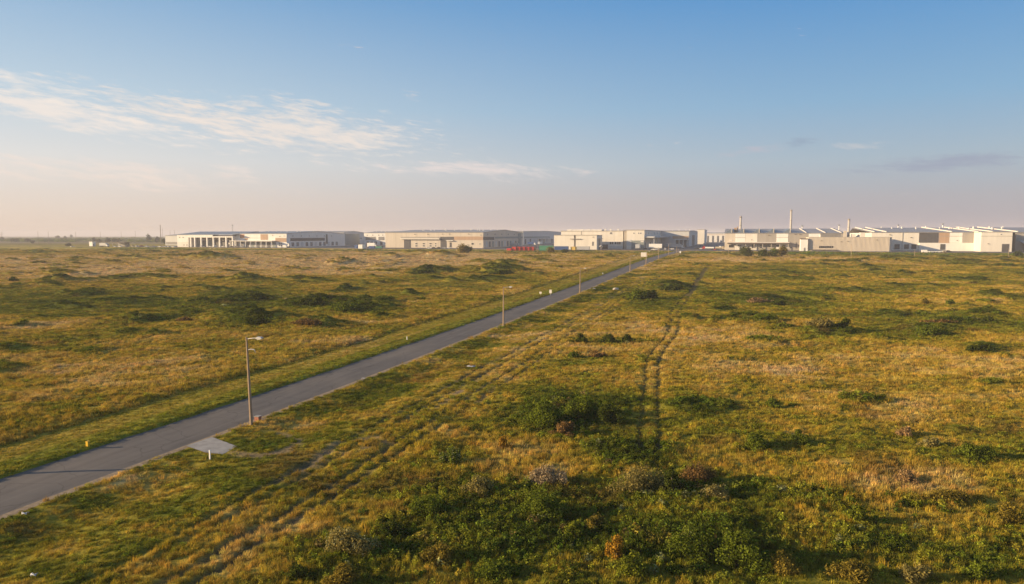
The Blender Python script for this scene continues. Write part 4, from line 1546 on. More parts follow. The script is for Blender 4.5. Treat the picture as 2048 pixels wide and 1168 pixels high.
CARS = [(145, 494.5, 'white', 'along', 'white car alone left of the kiosk in the haze'), (231, 494, 'silver', 'across', 'silver car under the dark roofed shelter'), (240, 494.2, 'white', 'across', 'white car before the dark roofed shelter'),
        (254, 493.6, 'grey', 'along', 'grey car just right of the dark roofed shelter'), (264.5, 493.6, 'beige', 'left', 'beige car in the left yard, right of the grey one'), (275, 493.4, 'white', 'along', 'white car between beige and silver cars in the left yard'),
        (283, 493.3, 'red', 'along', 'dark red car in the left yard'), (294, 493.6, 'silver', 'across', 'silver car in the middle of the left yard'), (307, 494, 'grey', 'across', 'grey car left of the low tree in the left yard'),
        (320, 494.3, 'white', 'left', 'white car below the tall pole in the left yard'), (330, 494.2, 'silver', 'across', 'silver car below the low tree of the left yard'), (339, 494.6, 'white', 'along', 'white car left of a second white one by the portal hall'),
        (346.5, 494.8, 'white', 'across', 'white car nearest the left corner of the portal hall'), (405, 494.3, 'white', 'along', 'white car by the fourth portal column'), (421, 494.3, 'white', 'across', 'white car by the fifth portal column'),
        (446, 494.4, 'white', 'left', 'white car between two dark ones under the portal'), (454, 494.4, 'black', 'across', 'black car under the right end of the portal'), (463, 494.8, 'black', 'left', 'black car at the last portal column'),
        (470.5, 494.6, 'white', 'along', 'white car at the left end of the low canopy'), (476, 494.7, 'beige', 'along', 'beige car at the left end of the low canopy'), (484, 494.8, 'silver', 'across', 'silver car at the left end of the low canopy'),
        (602.5, 494.2, 'white', 'along', 'white car at the edge of the shaded yard'), (675, 491.2, 'red', 'along', 'red car, leftmost of four before the grey green block'), (679.5, 491.2, 'white', 'along', 'white car, second of four before the grey green block'),
        (683.5, 491.1, 'red', 'along', 'red car, third of four before the grey green block'), (687.5, 491, 'white', 'along', 'white car, rightmost of four before the grey green block'),
        (858, 497.4, 'white', 'across', 'white car, leftmost before the tan warehouse'), (868, 497.3, 'black', 'across', 'black car before the tan warehouse'), (877, 497.2, 'black', 'left', 'second black car before the tan warehouse, near its door'),
        (889, 497.2, 'silver', 'across', 'silver car before the charcoal door of the tan warehouse'), (899, 497, 'white', 'left', 'white car left of the trailer before the tan warehouse'),
        (1183, 499, 'black', 'across', 'black car at the right end of the pale container'), (1189, 498.6, 'white', 'along', 'white car at the shaded corner of the blank block'), (1197, 498, 'grey', 'across', 'grey car in shade beside the blank block'),
        (1240, 497.5, 'silver', 'across', 'silver car in shade under the cream hall'), (1290, 499.1, 'black', 'left', 'black car right of the box truck seen from behind'), (1307, 500.2, 'white', 'left', 'white car before the big white trailer'),
        (1314.5, 499.6, 'silver', 'across', 'silver car before the big white trailer'), (1330.5, 499.3, 'white', 'along', 'white car right of the big white trailer'), (1343, 499.3, 'white', 'left', 'white car before the grey semi truck'),
        (1393.5, 498.7, 'black', 'left', 'black car crossing the junction'), (1402, 498.6, 'white', 'left', 'white car crossing the junction behind the black one'), (1401, 492, 'grey', 'back', 'grey car on the estate street'),
        (1408, 488.5, 'silver', 'along', 'silver car on the estate street, farther away'), (1419, 479.5, 'white', 'along', 'white car far down the estate street'), (1429.5, 500.4, 'red', 'along', 'red car at the junction seen from behind'),
        (1456, 499.6, 'white', 'left', 'white car at the left end of the factory canopy'), (1463, 499.4, 'black', 'across', 'black car under the left end of the factory canopy'), (1471, 499.4, 'black', 'across', 'second black car under the factory canopy'),
        (1529, 499.5, 'silver', 'across', 'silver car behind the tree group'), (1846, 499.3, 'white', 'across', 'white car in shade, left of two by the long factory'), (1857.5, 499.4, 'silver', 'across', 'silver car in shade by the long factory'),
        (1864.5, 505.2, 'white', 'across', 'white car behind the white van on the right street'), (1877.5, 505, 'white', 'left', 'white car between a van and a beige car on the right street'), (1888, 504.8, 'beige', 'along', 'beige car on the right street'),
        (1897, 504.6, 'black', 'across', 'black car on the right street'), (1931, 501.2, 'black', 'across', 'black car left of the red and white car by the factory'), (1939, 501.8, 'red', 'along', 'red car before the long factory'),
        (1949, 502, 'silver', 'left', 'silver car between the red car and the cream bay'), (1969, 501.6, 'black', 'across', 'black car in the shade of the cream bay'), (1982, 501.6, 'grey', 'left', 'grey car before the cream bay'), (2008, 501.4, 'silver', 'along', 'silver car in the doorway of the cream bay')]
for c in CARS:
    car(*c)
car(1851, 505.4, 'white', 'across', 'white van in sun on the right street before the long factory', True)
car(1440, 496.4, 'white', 'back', 'white van waiting on the estate street beside the factory', True)
car(430, 494.6, 'white', 'along', 'white van standing under the portal hall columns', True)
# stacked brown machine before the cream bay
loc, rz = place(1955, 501.5, -ROAD_A)
root = tag(empty('telehandler', loc, rz), 'brown loading machine with raised arm left of the cream bay', 'machine')
MB().box(-2.4, 2.0, -1.1, 1.1, .7, 2.0).build('body', PAINT['brown'], root)
MB().box(-1.0, .6, -1.05, .2, 2.0, 3.4).build('cab', M_WIN, root)
MB().box(-1.1, .7, -1.1, .25, 3.4, 3.55).build('cab_roof', PAINT['brown'], root)
MB().prism([(-2.2, 2.0), (-1.7, 2.0), (2.0, 5.0), (2.0, 5.5), (1.6, 5.5)], 'y', .45, .85).build('arm', PAINT['brown'], root)
MB().box(1.2, 3.0, -.6, 1.6, 5.5, 6.0).build('fork', M_CHASSIS, root)
for x in (-1.6, 1.4):
    for y in (-1.05, 1.05):
        put('wheel', 'truck_wheel', wheel_mb(.5, .35), M_TYRE, root, (x, y, .5)).scale = (1.4, 1, 1.4)
        root.children[-1].location.z = .7

# ------------------------------------------------------------------ street furniture
M_POLE = mat('concrete_pole', (.33, .24, .16), .85, .12, 1.0, bump=.2)
M_STEEL = mat('galvanised_steel', (.55, .54, .52), .4, .08, 2.0, metal=.4)
M_HEAD = mat('lamp_head_grey', (.50, .48, .46), .35, .05)
M_LENS = mat('lamp_lens', (.8, .8, .78), .15, .02)
M_WOOD = mat('weathered_wood_pole', (.20, .15, .11), .9, .15, 1.0)


def lamp_post(u, v, vtop, label, second=False, rb=.165, rt=.085, arm=1.15, lean=0.0):
    x, y = gp(u, v)
    z = landz(x, y)
    h = height_at(x, y, vtop) - z
    root = tag(empty('lamp_post', (x, y, z - .1), -ROAD_A), label, 'lamp post', 'concrete lamp posts along the road')
    MB().tube([(0, 0, 0), (lean * .5, 0, h * .5), (lean, 0, h + .1)], [rb, (rb + rt) / 2, rt], 8).build('pole', M_POLE, root)
    ht = h - .12
    lx = lean
    a = MB().tube([(lx, 0, ht), (lx + arm * .55, 0, ht + .12), (lx + arm, 0, ht + .17)], [.035, .035, .03], 6).build('bracket_arm', M_STEEL, root)
    hd = MB().prism([(lx + arm - .05, ht + .10), (lx + arm + .12, ht + .30), (lx + arm + .52, ht + .28), (lx + arm + .68, ht + .18), (lx + arm + .5, ht + .09)], 'y', -.16, .16).build('lamp_head', M_HEAD, root)
    MB().box(lx + arm + .1, lx + arm + .48, -.12, .12, ht + .05, ht + .088).build('lens', M_LENS, hd)
    if second:
        h2 = h - 1.15
        MB().tube([(lx * .86, 0, h2), (lx + .45, 0, h2 + .10), (lx + .85, 0, h2 + .08), (lx + .98, 0, h2 - .22)], [.04, .045, .045, .02], 6).build('empty_bracket', M_HEAD, root)
    return root


lamp_post(503, 849, 674, 'nearest concrete lamp post with two bracket arms', True, lean=-.25)
lamp_post(1007, 652, 573, 'second lamp post along the road')
lamp_post(1160, 587, 536, 'third lamp post along the road')
lamp_post(1260, 544, 511, 'fourth lamp post along the road, left of the white board')
lamp_post(1292, 530, 502, 'fifth lamp post along the road, right of the white board')
lamp_post(1317, 518, 495, 'sixth lamp post along the road, short of the junction')
lamp_post(1337, 509, 487, 'seventh lamp post, last before the junction')
lamp_post(-74, 952, 742, 'lamp post left of the frame whose shadow crosses the road')


def pale_post(u, v, vtop, label, r=.13, m=None, name='utility_post', cat='post', group='thin posts along the cross street', lamp=False):
    x, y = gp(u, v)
    z = landz(x, y)
    h = height_at(x, y, vtop) - z
    root = tag(empty(name, (x, y, z - .1)), label, cat, group)
    MB().tube([(0, 0, 0), (0, 0, h + .1)], [r, r * .7], 7).build('pole', m or M_POLE, root)
    if lamp:
        MB().tube([(-.9, 0, h - .2), (-.3, 0, h + .5), (.3, 0, h + .5), (.9, 0, h - .2)], [.35, .5, .5, .35], 8).build('lamp_head', M_HEAD, root)
    else:
        MB().box(-.35, .35, -.08, .08, h - .1, h + .06).build('cap', m or M_POLE, root)
    return root


for a in ((1353, 509, 492, 'pale post on the right corner of the junction'), (1356.5, 509.3, 497, 'shorter pale post beside the one at the junction corner'), (1457, 514.5, 499, 'pale post in scrub left of the tree group'),
          (1575.5, 513.5, 503, 'pale post at the right end of the tree group'), (1702, 515, 489, 'pale post before the corrugated block'), (1829, 515.5, 499, 'pale post in scrub before the shaded roller doors'),
          (2016.5, 517, 497, 'pale post in scrub before the cream bay'), (733, 503.8, 487, 'pale post before the white box truck'), (966, 508.5, 495, 'pale post before the right corner of the tan warehouse'),
          (1074.5, 507, 491, 'pale post between red and green containers')):
    pale_post(*a)
pale_post(1202, 511, 493, 'pale post with a double lamp head before the blank block', .16, lamp=True, name='lamp_post', cat='lamp post')
pale_post(1206.5, 510.5, 503, 'short stub post beside the double lamp', .12)
for a in ((77, 488.5, 463, 'timber utility pole, leftmost of two close ones in the haze'), (97.5, 488.3, 463.3, 'timber utility pole, right one of two close ones in the haze'), (152.5, 487.5, 463.8, 'timber utility pole left of the kiosk'),
          (201.5, 485, 463, 'timber utility pole behind the blue grey box truck'), (243, 483, 462.5, 'faint utility pole behind the shelter'), (271.5, 484, 461.5, 'utility pole between the shelter and the round tree'),
          (326, 485, 455.0, 'thin mast just right of the tallest pole'), (341, 486, 461, 'thin utility pole above the hazy grey shed'), (350, 486, 460, 'thin utility pole left of the portal hall roof')):
    pale_post(*a, r=.22, m=M_WOOD, name='utility_pole', cat='utility pole', group='utility poles in the haze')
pale_post(322, 487, 449.5, 'tallest thick pole at the left, before the portal hall', .55, M_WOOD, 'utility_pole', 'utility pole', 'utility poles in the haze')


# lattice pylon at the far left edge
x, y = gp(4, 482)
z = landz(x, y)
h = height_at(x, y, 463.5) - z
root = tag(empty('lattice_pylon', (x, y, z)), 'faint lattice pylon at the left edge of the frame', 'pylon')
mb = MB()
for sx in (-1, 1):
    for sy in (-1, 1):
        mb.tube([(sx * 2.6, sy * 2.6, 0), (sx * .4, sy * .4, h)], [.22, .12], 5)
mb.build('legs', M_STEEL, root)
for k in (.72, .86):
    MB().box(-3.6, 3.6, -.2, .2, h * k, h * k + .5).build('cross_arm', M_STEEL, root)
mb = MB()
for k in range(6):
    a, c = k / 6, (k + 1) / 6
    wa, wc = 2.6 - 2.2 * a, 2.6 - 2.2 * c
    mb.tube([(-wa, -wa, h * a), (wc, -wc, h * c)], [.12, .12], 4)
    mb.tube([(wa, -wa, h * a), (-wc, -wc, h * c)], [.12, .12], 4)
mb.build('bracing', M_STEEL, root)


# masts behind the roofs
def mast(u, vtop, s, label, r=.3):
    x0, y0 = from_st(s, 0)
    t = along(x0, y0, ZP + 15, EX, EY, u)
    x, y = from_st(s, t)
    h = height_at(x, y, vtop) - ZP
    root = tag(empty('radio_mast', (x, y, ZP)), label, 'mast', 'thin masts above the roofs')
    MB().tube([(0, 0, 0), (0, 0, h)], [r * 1.5, r], 6).build('pole', M_STEEL, root)
    MB().box(-1.0, 1.0, -.3, .3, h - 1.4, h).build('antenna', M_STEEL, root)


mast(465.5, 449.5, 760, 'thin mast above the panelled warehouse roof', .35)
mast(1604, 450.5, 760, 'thin mast with a lamp right of the tallest chimney')
mast(1677.5, 449, 760, 'dark thin mast left of the right-hand chimney')
mast(1795.5, 449, 790, 'thin mast with a pale head above the long factory')
mast(1884.5, 447, 790, 'reddish thin mast above the long factory roof')


# signs and markers
def board(u, v, vtop, w, label, name='sign_board', posts=2, plate=None, m=None, boardh=.62, rz=-ROAD_A, cat='sign'):
    x, y = gp(u, v)
    z = landz(x, y)
    h = height_at(x, y, vtop) - z
    root = tag(empty(name, (x, y, z), rz), label, cat)
    hb = h * boardh
    for px in ((-w / 2 + .06, w / 2 - .06) if posts == 2 else (0,)):
        MB().tube([(px, .03, -.1), (px, .03, h - .05)], [.045, .045], 8).build('post', M_STEEL, root)
    p = MB().box(-w / 2, w / 2, -.045, -.016, h - hb, h).build('panel', m or M_ROOFW, root)
    mb = MB()
    mb.box(-w / 2 + .02, w / 2 - .02, -.015, -.005, h - hb + .04, h - hb + .09)
    mb.box(-w / 2 + .02, w / 2 - .02, -.015, -.005, h - .09, h - .04)
    mb.build('rail', M_STEEL, p)
    return root


board(1287.5, 520.5, 504.8, 3.2, 'white advertising board on two legs left of the road', boardh=.52)
board(1081, 592.5, 583.5, .62, 'small white traffic sign, left of two beside the road', 'traffic_sign', 1, boardh=.5)
board(1101, 591, 579.5, .70, 'taller white traffic sign, right of two beside the road', 'traffic_sign', 1, boardh=.55)


def marker(u, v, h, r, m, label, name='marker_post', cat='marker', cap=None):
    x, y = gp(u, v)
    z = landz(x, y)
    root = tag(empty(name, (x, y, z - .08), -ROAD_A), label, cat)
    MB().prism([(-r, -r * .8), (r, -r * .8), (r, r * .8), (-r, r * .8)], 'z', 0, h).build('post', m, root)
    MB().prism([(-r * 1.25, h), (r * 1.25, h), (r * .9, h + .07), (-r * .9, h + .07)], 'y', -r, r).build('cap', cap or m, root)
    return root


M_YEL = mat('yellow_marker_paint', (.70, .42, .02), .5, .08)
M_WHT = mat('white_marker_paint', (.78, .76, .74), .5, .05)
M_BRICK = mat('brick_red', (.36, .14, .09), .85, .25, 4.0)
marker(176, 897, .45, .12, M_YEL, 'short yellow marker post on the left road edge')
marker(420, 916, .78, .055, M_WHT, 'thin white stake below the concrete driveway')
marker(814, 682, .55, .06, M_WHT, 'white delineator on the left verge, middle of the road')
marker(1205.5, 549.5, .9, .12, M_WHT, 'small white delineator on the left verge, far along the road')
marker(1360.5, 506, 1.6, .5, M_WHT, 'white marker block at the junction corner')
x, y = gp(516, 841)
root = tag(empty('brick_pier', (x, y, landz(x, y) - .08), -ROAD_A), 'small red brick pier beside the nearest lamp post', 'pier')
k = 0
for row in range(4):
    for q in range(2):
        for d in range(2):
            o = put('brick', 'pier_brick', lambda: MB().box(-.115, .115, -.11, .11, 0, .092), M_BRICK, root, (-.12 + .24 * q + (.004 if row % 2 else -.004), -.115 + .23 * d, .08 + row * .102))
            if row % 2:
                o.rotation_euler = (0, 0, math.pi / 2)
MB().box(-.225, .225, -.215, .215, .06, .49).build('mortar_core', M_CONC, root)
MB().box(-.27, .27, -.26, .26, .49, .55).build('cap', M_CONC, root)

# litter and stones
M_LIT = mat('white_plastic_sheet', (.55, .54, .53), .5, .05)


def litter(u, v, w, label, name='plastic_scrap', m=None, h=.12):
    x, y = gp(u, v)
    z = landz(x, y)
    rs = np.random.default_rng(int(u * 7 + v))
    n = 9
    g = np.linspace(-.5, .5, n)
    X, Y = np.meshgrid(g, g)
    a = rs.uniform(0, 6.28)
    r = 1 + .25 * np.sin(3 * np.arctan2(Y, X) + a)
    Z = h * (np.sin(7 * X + a) * np.cos(6 * Y + a) * .5 + .6 + rs.normal(0, .12, X.shape)) + .12
    w = w * .75
    V = np.stack([X * w * r, Y * w * .6 * r, Z * .6], -1).reshape(-1, 3)
    i = np.arange((n - 1) * n).reshape(n - 1, n)[:, :-1].ravel()
    me = np_mesh(name, V, np.stack([i, i + 1, i + n + 1, i + n], -1), m or M_LIT)
    o = link(name, me)
    md = o.modifiers.new('thick', 'SOLIDIFY')
    md.thickness = .02
    o.location = (x, y, z + .05)
    tag(o, label, 'litter')
    return o


litter(50, 1031, .45, 'white scrap beside the near road edge at far left', h=.2)
litter(68, 1152, .4, 'white scrap at the bottom left corner', h=.2)
litter(942, 736, 1.3, 'crumpled white sheet in the grass right of the road', h=.25)
litter(727, 757, .5, 'white scrap on the right road edge, middle distance', h=.2)
litter(1087, 619, .8, 'white scrap on the right road edge below the traffic signs', h=.3)
litter(1188, 578, .9, 'white scrap on the verge right of the third lamp post', h=.4)
litter(1284, 533, 1.6, 'white rubble between fourth and fifth lamp post', h=.5)


def rock(u, v, w, label):
    x, y = gp(u, v)
    bm = bmesh.new()
    bmesh.ops.create_icosphere(bm, subdivisions=2, radius=.5)
    rs = random.Random(int(u))
    for vtx in bm.verts:
        vtx.co *= rs.uniform(.75, 1.15)
        vtx.co = Vector((vtx.co.x * w, vtx.co.y * w * .7, vtx.co.z * w * .5))
    me = bpy.data.meshes.new('boulder')
    bm.to_mesh(me)
    bm.free()
    me.materials.append(mat('pale_stone', (.48, .42, .36), .9, .15, 2, bump=.3))
    o = link('boulder', me)
    o.location = (x, y, landz(x, y) + w * .12)
    tag(o, label, 'boulder')


rock(1231, 579, 2.0, 'pale boulder right of the road below the fourth lamp post')

# ------------------------------------------------------------------ trees and shrubs
M_BARK = mat('bark', (.11, .085, .06), .95, .25, 4.0)
LEAF = {'green': mat_leaf('leaf_green', (.115, .155, .018)), 'dark': mat_leaf('leaf_dark_green', (.065, .088, .015), spread=.5), 'bright': mat_leaf('leaf_bright_green', (.16, .19, .02)),
        'yellow': mat_leaf('leaf_autumn_yellow', (.36, .22, .03)), 'gold': mat_leaf('leaf_olive_gold', (.20, .165, .03)), 'sage': mat_leaf('leaf_sage', (.26, .23, .075)),
        'pale': mat_leaf('leaf_pale_plume', (.42, .33, .20), trans=.45, hue=(1.15, 1.05, 1.0)), 'white': mat_leaf('leaf_white_bloom', (.34, .33, .16), hue=(1.3, 1.3, 1.4)), 'tan': mat_leaf('leaf_dry_tan', (.33, .23, .11)),
        'russet': mat_leaf('leaf_russet', (.20, .13, .05)), 'haze': mat_leaf('leaf_far', (.05, .065, .025))}


def leaf_cloud(rs, lobes, n, size, aspect=.55, upright=0.0, fill=.35):
    """leaf quads spread over and inside a group of lobes (x,y,z,rx,ry,rz)"""
    vol = np.array([(l[3] * l[4] * l[5]) ** .67 for l in lobes])
    pick = rs.choice(len(lobes), n, p=vol / vol.sum())
    L = np.array(lobes)[pick]
    d = rs.normal(size=(n, 3))
    d /= np.linalg.norm(d, axis=1)[:, None]
    rad = 1 - fill * rs.random(n) ** 1.5 + rs.normal(0, .17, n)
    P = L[:, :3] + d * rad[:, None] * L[:, 3:]
    keep = P[:, 2] > .02
    P, d = P[keep], d[keep]
    n = len(P)
    nrm = d + rs.normal(0, .6, (n, 3))
    nrm[:, 2] += .25
    nrm /= np.linalg.norm(nrm, axis=1)[:, None]
    ref = rs.normal(size=(n, 3))
    ref[:, 2] += upright * 3
    a = np.cross(nrm, ref)
    a /= np.linalg.norm(a, axis=1)[:, None] + 1e-6
    b = np.cross(a, nrm)
    sz = size * rs.uniform(.6, 1.4, n)[:, None]
    w = sz * aspect
    V = np.stack([P - b * sz * .5, P + a * w * .5 + nrm * sz * .12, P + b * sz * .5, P - a * w * .5 + nrm * sz * .12], 1).reshape(-1, 3)
    return V, np.arange(4 * n).reshape(n, 4)


def lobes_for(rs, w, d, h, n, flat=.75, base=.0):
    L = [(0, 0, base + (h - base) * .45, w * .33, d * .33, (h - base) * .45)]
    for i in range(n):
        a = rs.uniform(0, 6.283)
        q = rs.uniform(.35, .95)
        r = rs.uniform(.16, .30)
        zc = base + (h - base) * rs.uniform(.25, .80) * (1.1 - .45 * q)
        L.append((math.cos(a) * q * w * .36, math.sin(a) * q * d * .36, zc, w * r, d * r, (h - base) * r * flat * 1.25))
    return L


def shrub(u, v, wpx, hpx, leaf, label, dens=1.0, lobes=8, upright=0.0, leafsize=None, group='shrubs in the field', accent=None, name='shrub'):
    x, y = gp(u, v)
    z = landz(x, y)
    w = wpx * y / FPX
    h = max(hpx * y / FPX * .9, .4)
    rs = np.random.default_rng(int(u * 13 + v * 7))
    root = tag(empty(name, (x, y, z - .05)), label, 'shrub', group)
    d = min(w * .8, max(h * 1.6, w * .45))
    L = [(0, 0, h * .30, w * .22, d * .22, h * .30)]
    nl = int(np.clip(9 + w * 3.0, 10, 30))
    for i in range(nl):
        a = rs.uniform(0, 6.283)
        q = math.sqrt(rs.random()) * (.75 + .35 * math.sin(3 * a + u) * .6)
        r = rs.uniform(.09, .19)
        top = h * (1.02 - .62 * q * q) * rs.uniform(.55, 1.08)
        rz_ = max(.10 * h, min(top * .5, r * w * .9))
        L.append((math.cos(a) * q * w * .44, math.sin(a) * q * d * .44, max(top - rz_, rz_ * .6), w * r, d * r, rz_))
    ls = leafsize or float(np.clip(.0024 * y, .12, 1.0))
    n = int(np.clip(dens * 3.0 * (w * d + w * h) / (ls * ls * .55), 160, 5200))
    V, Fq = leaf_cloud(rs, L, n, ls, .6, upright)
    link('foliage', np_mesh('foliage', V, Fq, LEAF[leaf]), root)
    if accent:
        V, Fq = leaf_cloud(rs, [(l[0], l[1], l[2] + l[5] * .15, l[3], l[4], l[5]) for l in L], int(n * .16), ls * .7, .8, 0, .1)
        link('blossom', np_mesh('blossom', V, Fq, LEAF[accent]), root)
    mb = MB()
    for k in range(5):
        l = L[k % len(L)]
        mb.tube([(rs.uniform(-.1, .1), rs.uniform(-.1, .1), 0), (l[0] * .5, l[1] * .5, l[2] * .55), (l[0], l[1], l[2])], [.05 * h ** .5, .035 * h ** .5, .012], 5)
    mb.build('stems', M_BARK, root)
    return root


def tree(u, v, wpx, vtop, leaf, label, lobes=10, trunk=.25, group='trees', n=None, s=None):
    if s is None:
        x, y = gp(u, v)
    else:
        x0, y0 = from_st(s, 0)
        t = along(x0, y0, ZP, EX, EY, u)
        x, y = from_st(s, t)
    z = landz(x, y)
    w = wpx * y / FPX
    h = height_at(x, y, vtop) - z
    rs = np.random.default_rng(int(u * 17 + v * 3))
    root = tag(empty('tree', (x, y, z - .1)), label, 'tree', group)
    L = lobes_for(rs, w, w * .85, h, lobes, .9, h * trunk)
    ls = float(np.clip(.0016 * y, .3, 3.0))
    nn = n or int(np.clip(5.5 * w * h / (ls * ls * .5), 250, 3200))
    V, Fq = leaf_cloud(rs, L, nn, ls, .7, 0, .5)
    link('crown', np_mesh('crown', V, Fq, LEAF[leaf]), root)
    mb = MB()
    mb.tube([(0, 0, 0), (rs.uniform(-.2, .2), 0, h * .3), (rs.uniform(-.4, .4), 0, h * .62)], [.045 * h ** .8 + .1, .03 * h ** .8 + .07, .05], 8)
    for l in L[1:6]:
        mb.tube([(0, 0, h * .25), (l[0] * .5, l[1] * .5, (h * .25 + l[2]) / 2), (l[0], l[1], l[2])], [.12, .09, .03], 5)
    mb.build('trunk', M_BARK, root)
    return root


G = 'trees by the cross street'
tree(1493, 513, 32, 489.5, 'dark', 'dark russet tree, left of the group before the factory', group=G, trunk=.02)
tree(1524, 513.5, 26, 495.5, 'dark', 'low dark green tree, second of the group before the factory', group=G, trunk=.02)
tree(1545, 513.5, 22, 493, 'green', 'mid green tree, third of the group before the factory', group=G, trunk=.03)
tree(1564, 513, 20, 487, 'gold', 'tallest light olive tree, right end of the group before the factory', group=G, trunk=.05)
tree(925, 507, 22, 486.5, 'gold', 'yellow green tree before the tan warehouse, left of a darker one', group=G, trunk=.03)
tree(936, 506.5, 18, 487.5, 'dark', 'dark tree before the tan warehouse, right of a yellow green one', group=G, trunk=.03)
tree(1101, 506.5, 18, 492, 'gold', 'olive bushy tree before the green container', group=G, trunk=.03)
tree(1129, 507.5, 17, 496.5, 'dark', 'low dark tree before the blue container', group=G, trunk=.03)
tree(2036, 515, 20, 499, 'dark', 'dark round tree in the scrub at the right edge', group=G, trunk=.03)
G = 'hazy trees at the left horizon'
for i, (u, v, w, vt, lab) in enumerate(((3, 482, 9, 472.5, 'hazy conical tree at the left edge below the pylon'), (27, 484, 22, 475.5, 'hazy broad tree near the left edge'), (56, 484, 14, 476.5, 'small hazy tree left of the two utility poles'),
                                        (116, 479, 9, 469.8, 'small hazy tree right of the two utility poles'), (130, 480, 7, 471.5, 'smaller hazy tree, second right of the two utility poles'), (143, 477, 6, 468.5, 'faintest hazy tree far behind the haze line'),
                                        (137, 492, 14, 485.5, 'dark low bushy tree left of the white kiosk'), (188, 484.5, 7, 473.5, 'hazy tree directly behind the kiosk'), (198, 485, 14, 477, 'low hazy tree right of the kiosk'),
                                        (215, 485, 12, 473.5, 'hazy round tree above the blue grey box truck'), (234, 485, 22, 475.5, 'broad hazy tree above the dark roofed shelter'), (297, 484, 14, 466.8, 'tall round hazy tree left of the tallest pole'),
                                        (314, 485, 10, 471.5, 'low hazy tree at the foot of the tallest pole'), (331, 489.5, 18, 474.3, 'grey green tree beside the hazy grey shed'), (66, 487, 10, 480, 'very small hazy tree between the pylon and the poles'))):
    tree(u, v, w, vt, 'haze', lab, 6, .08, G, n=300)

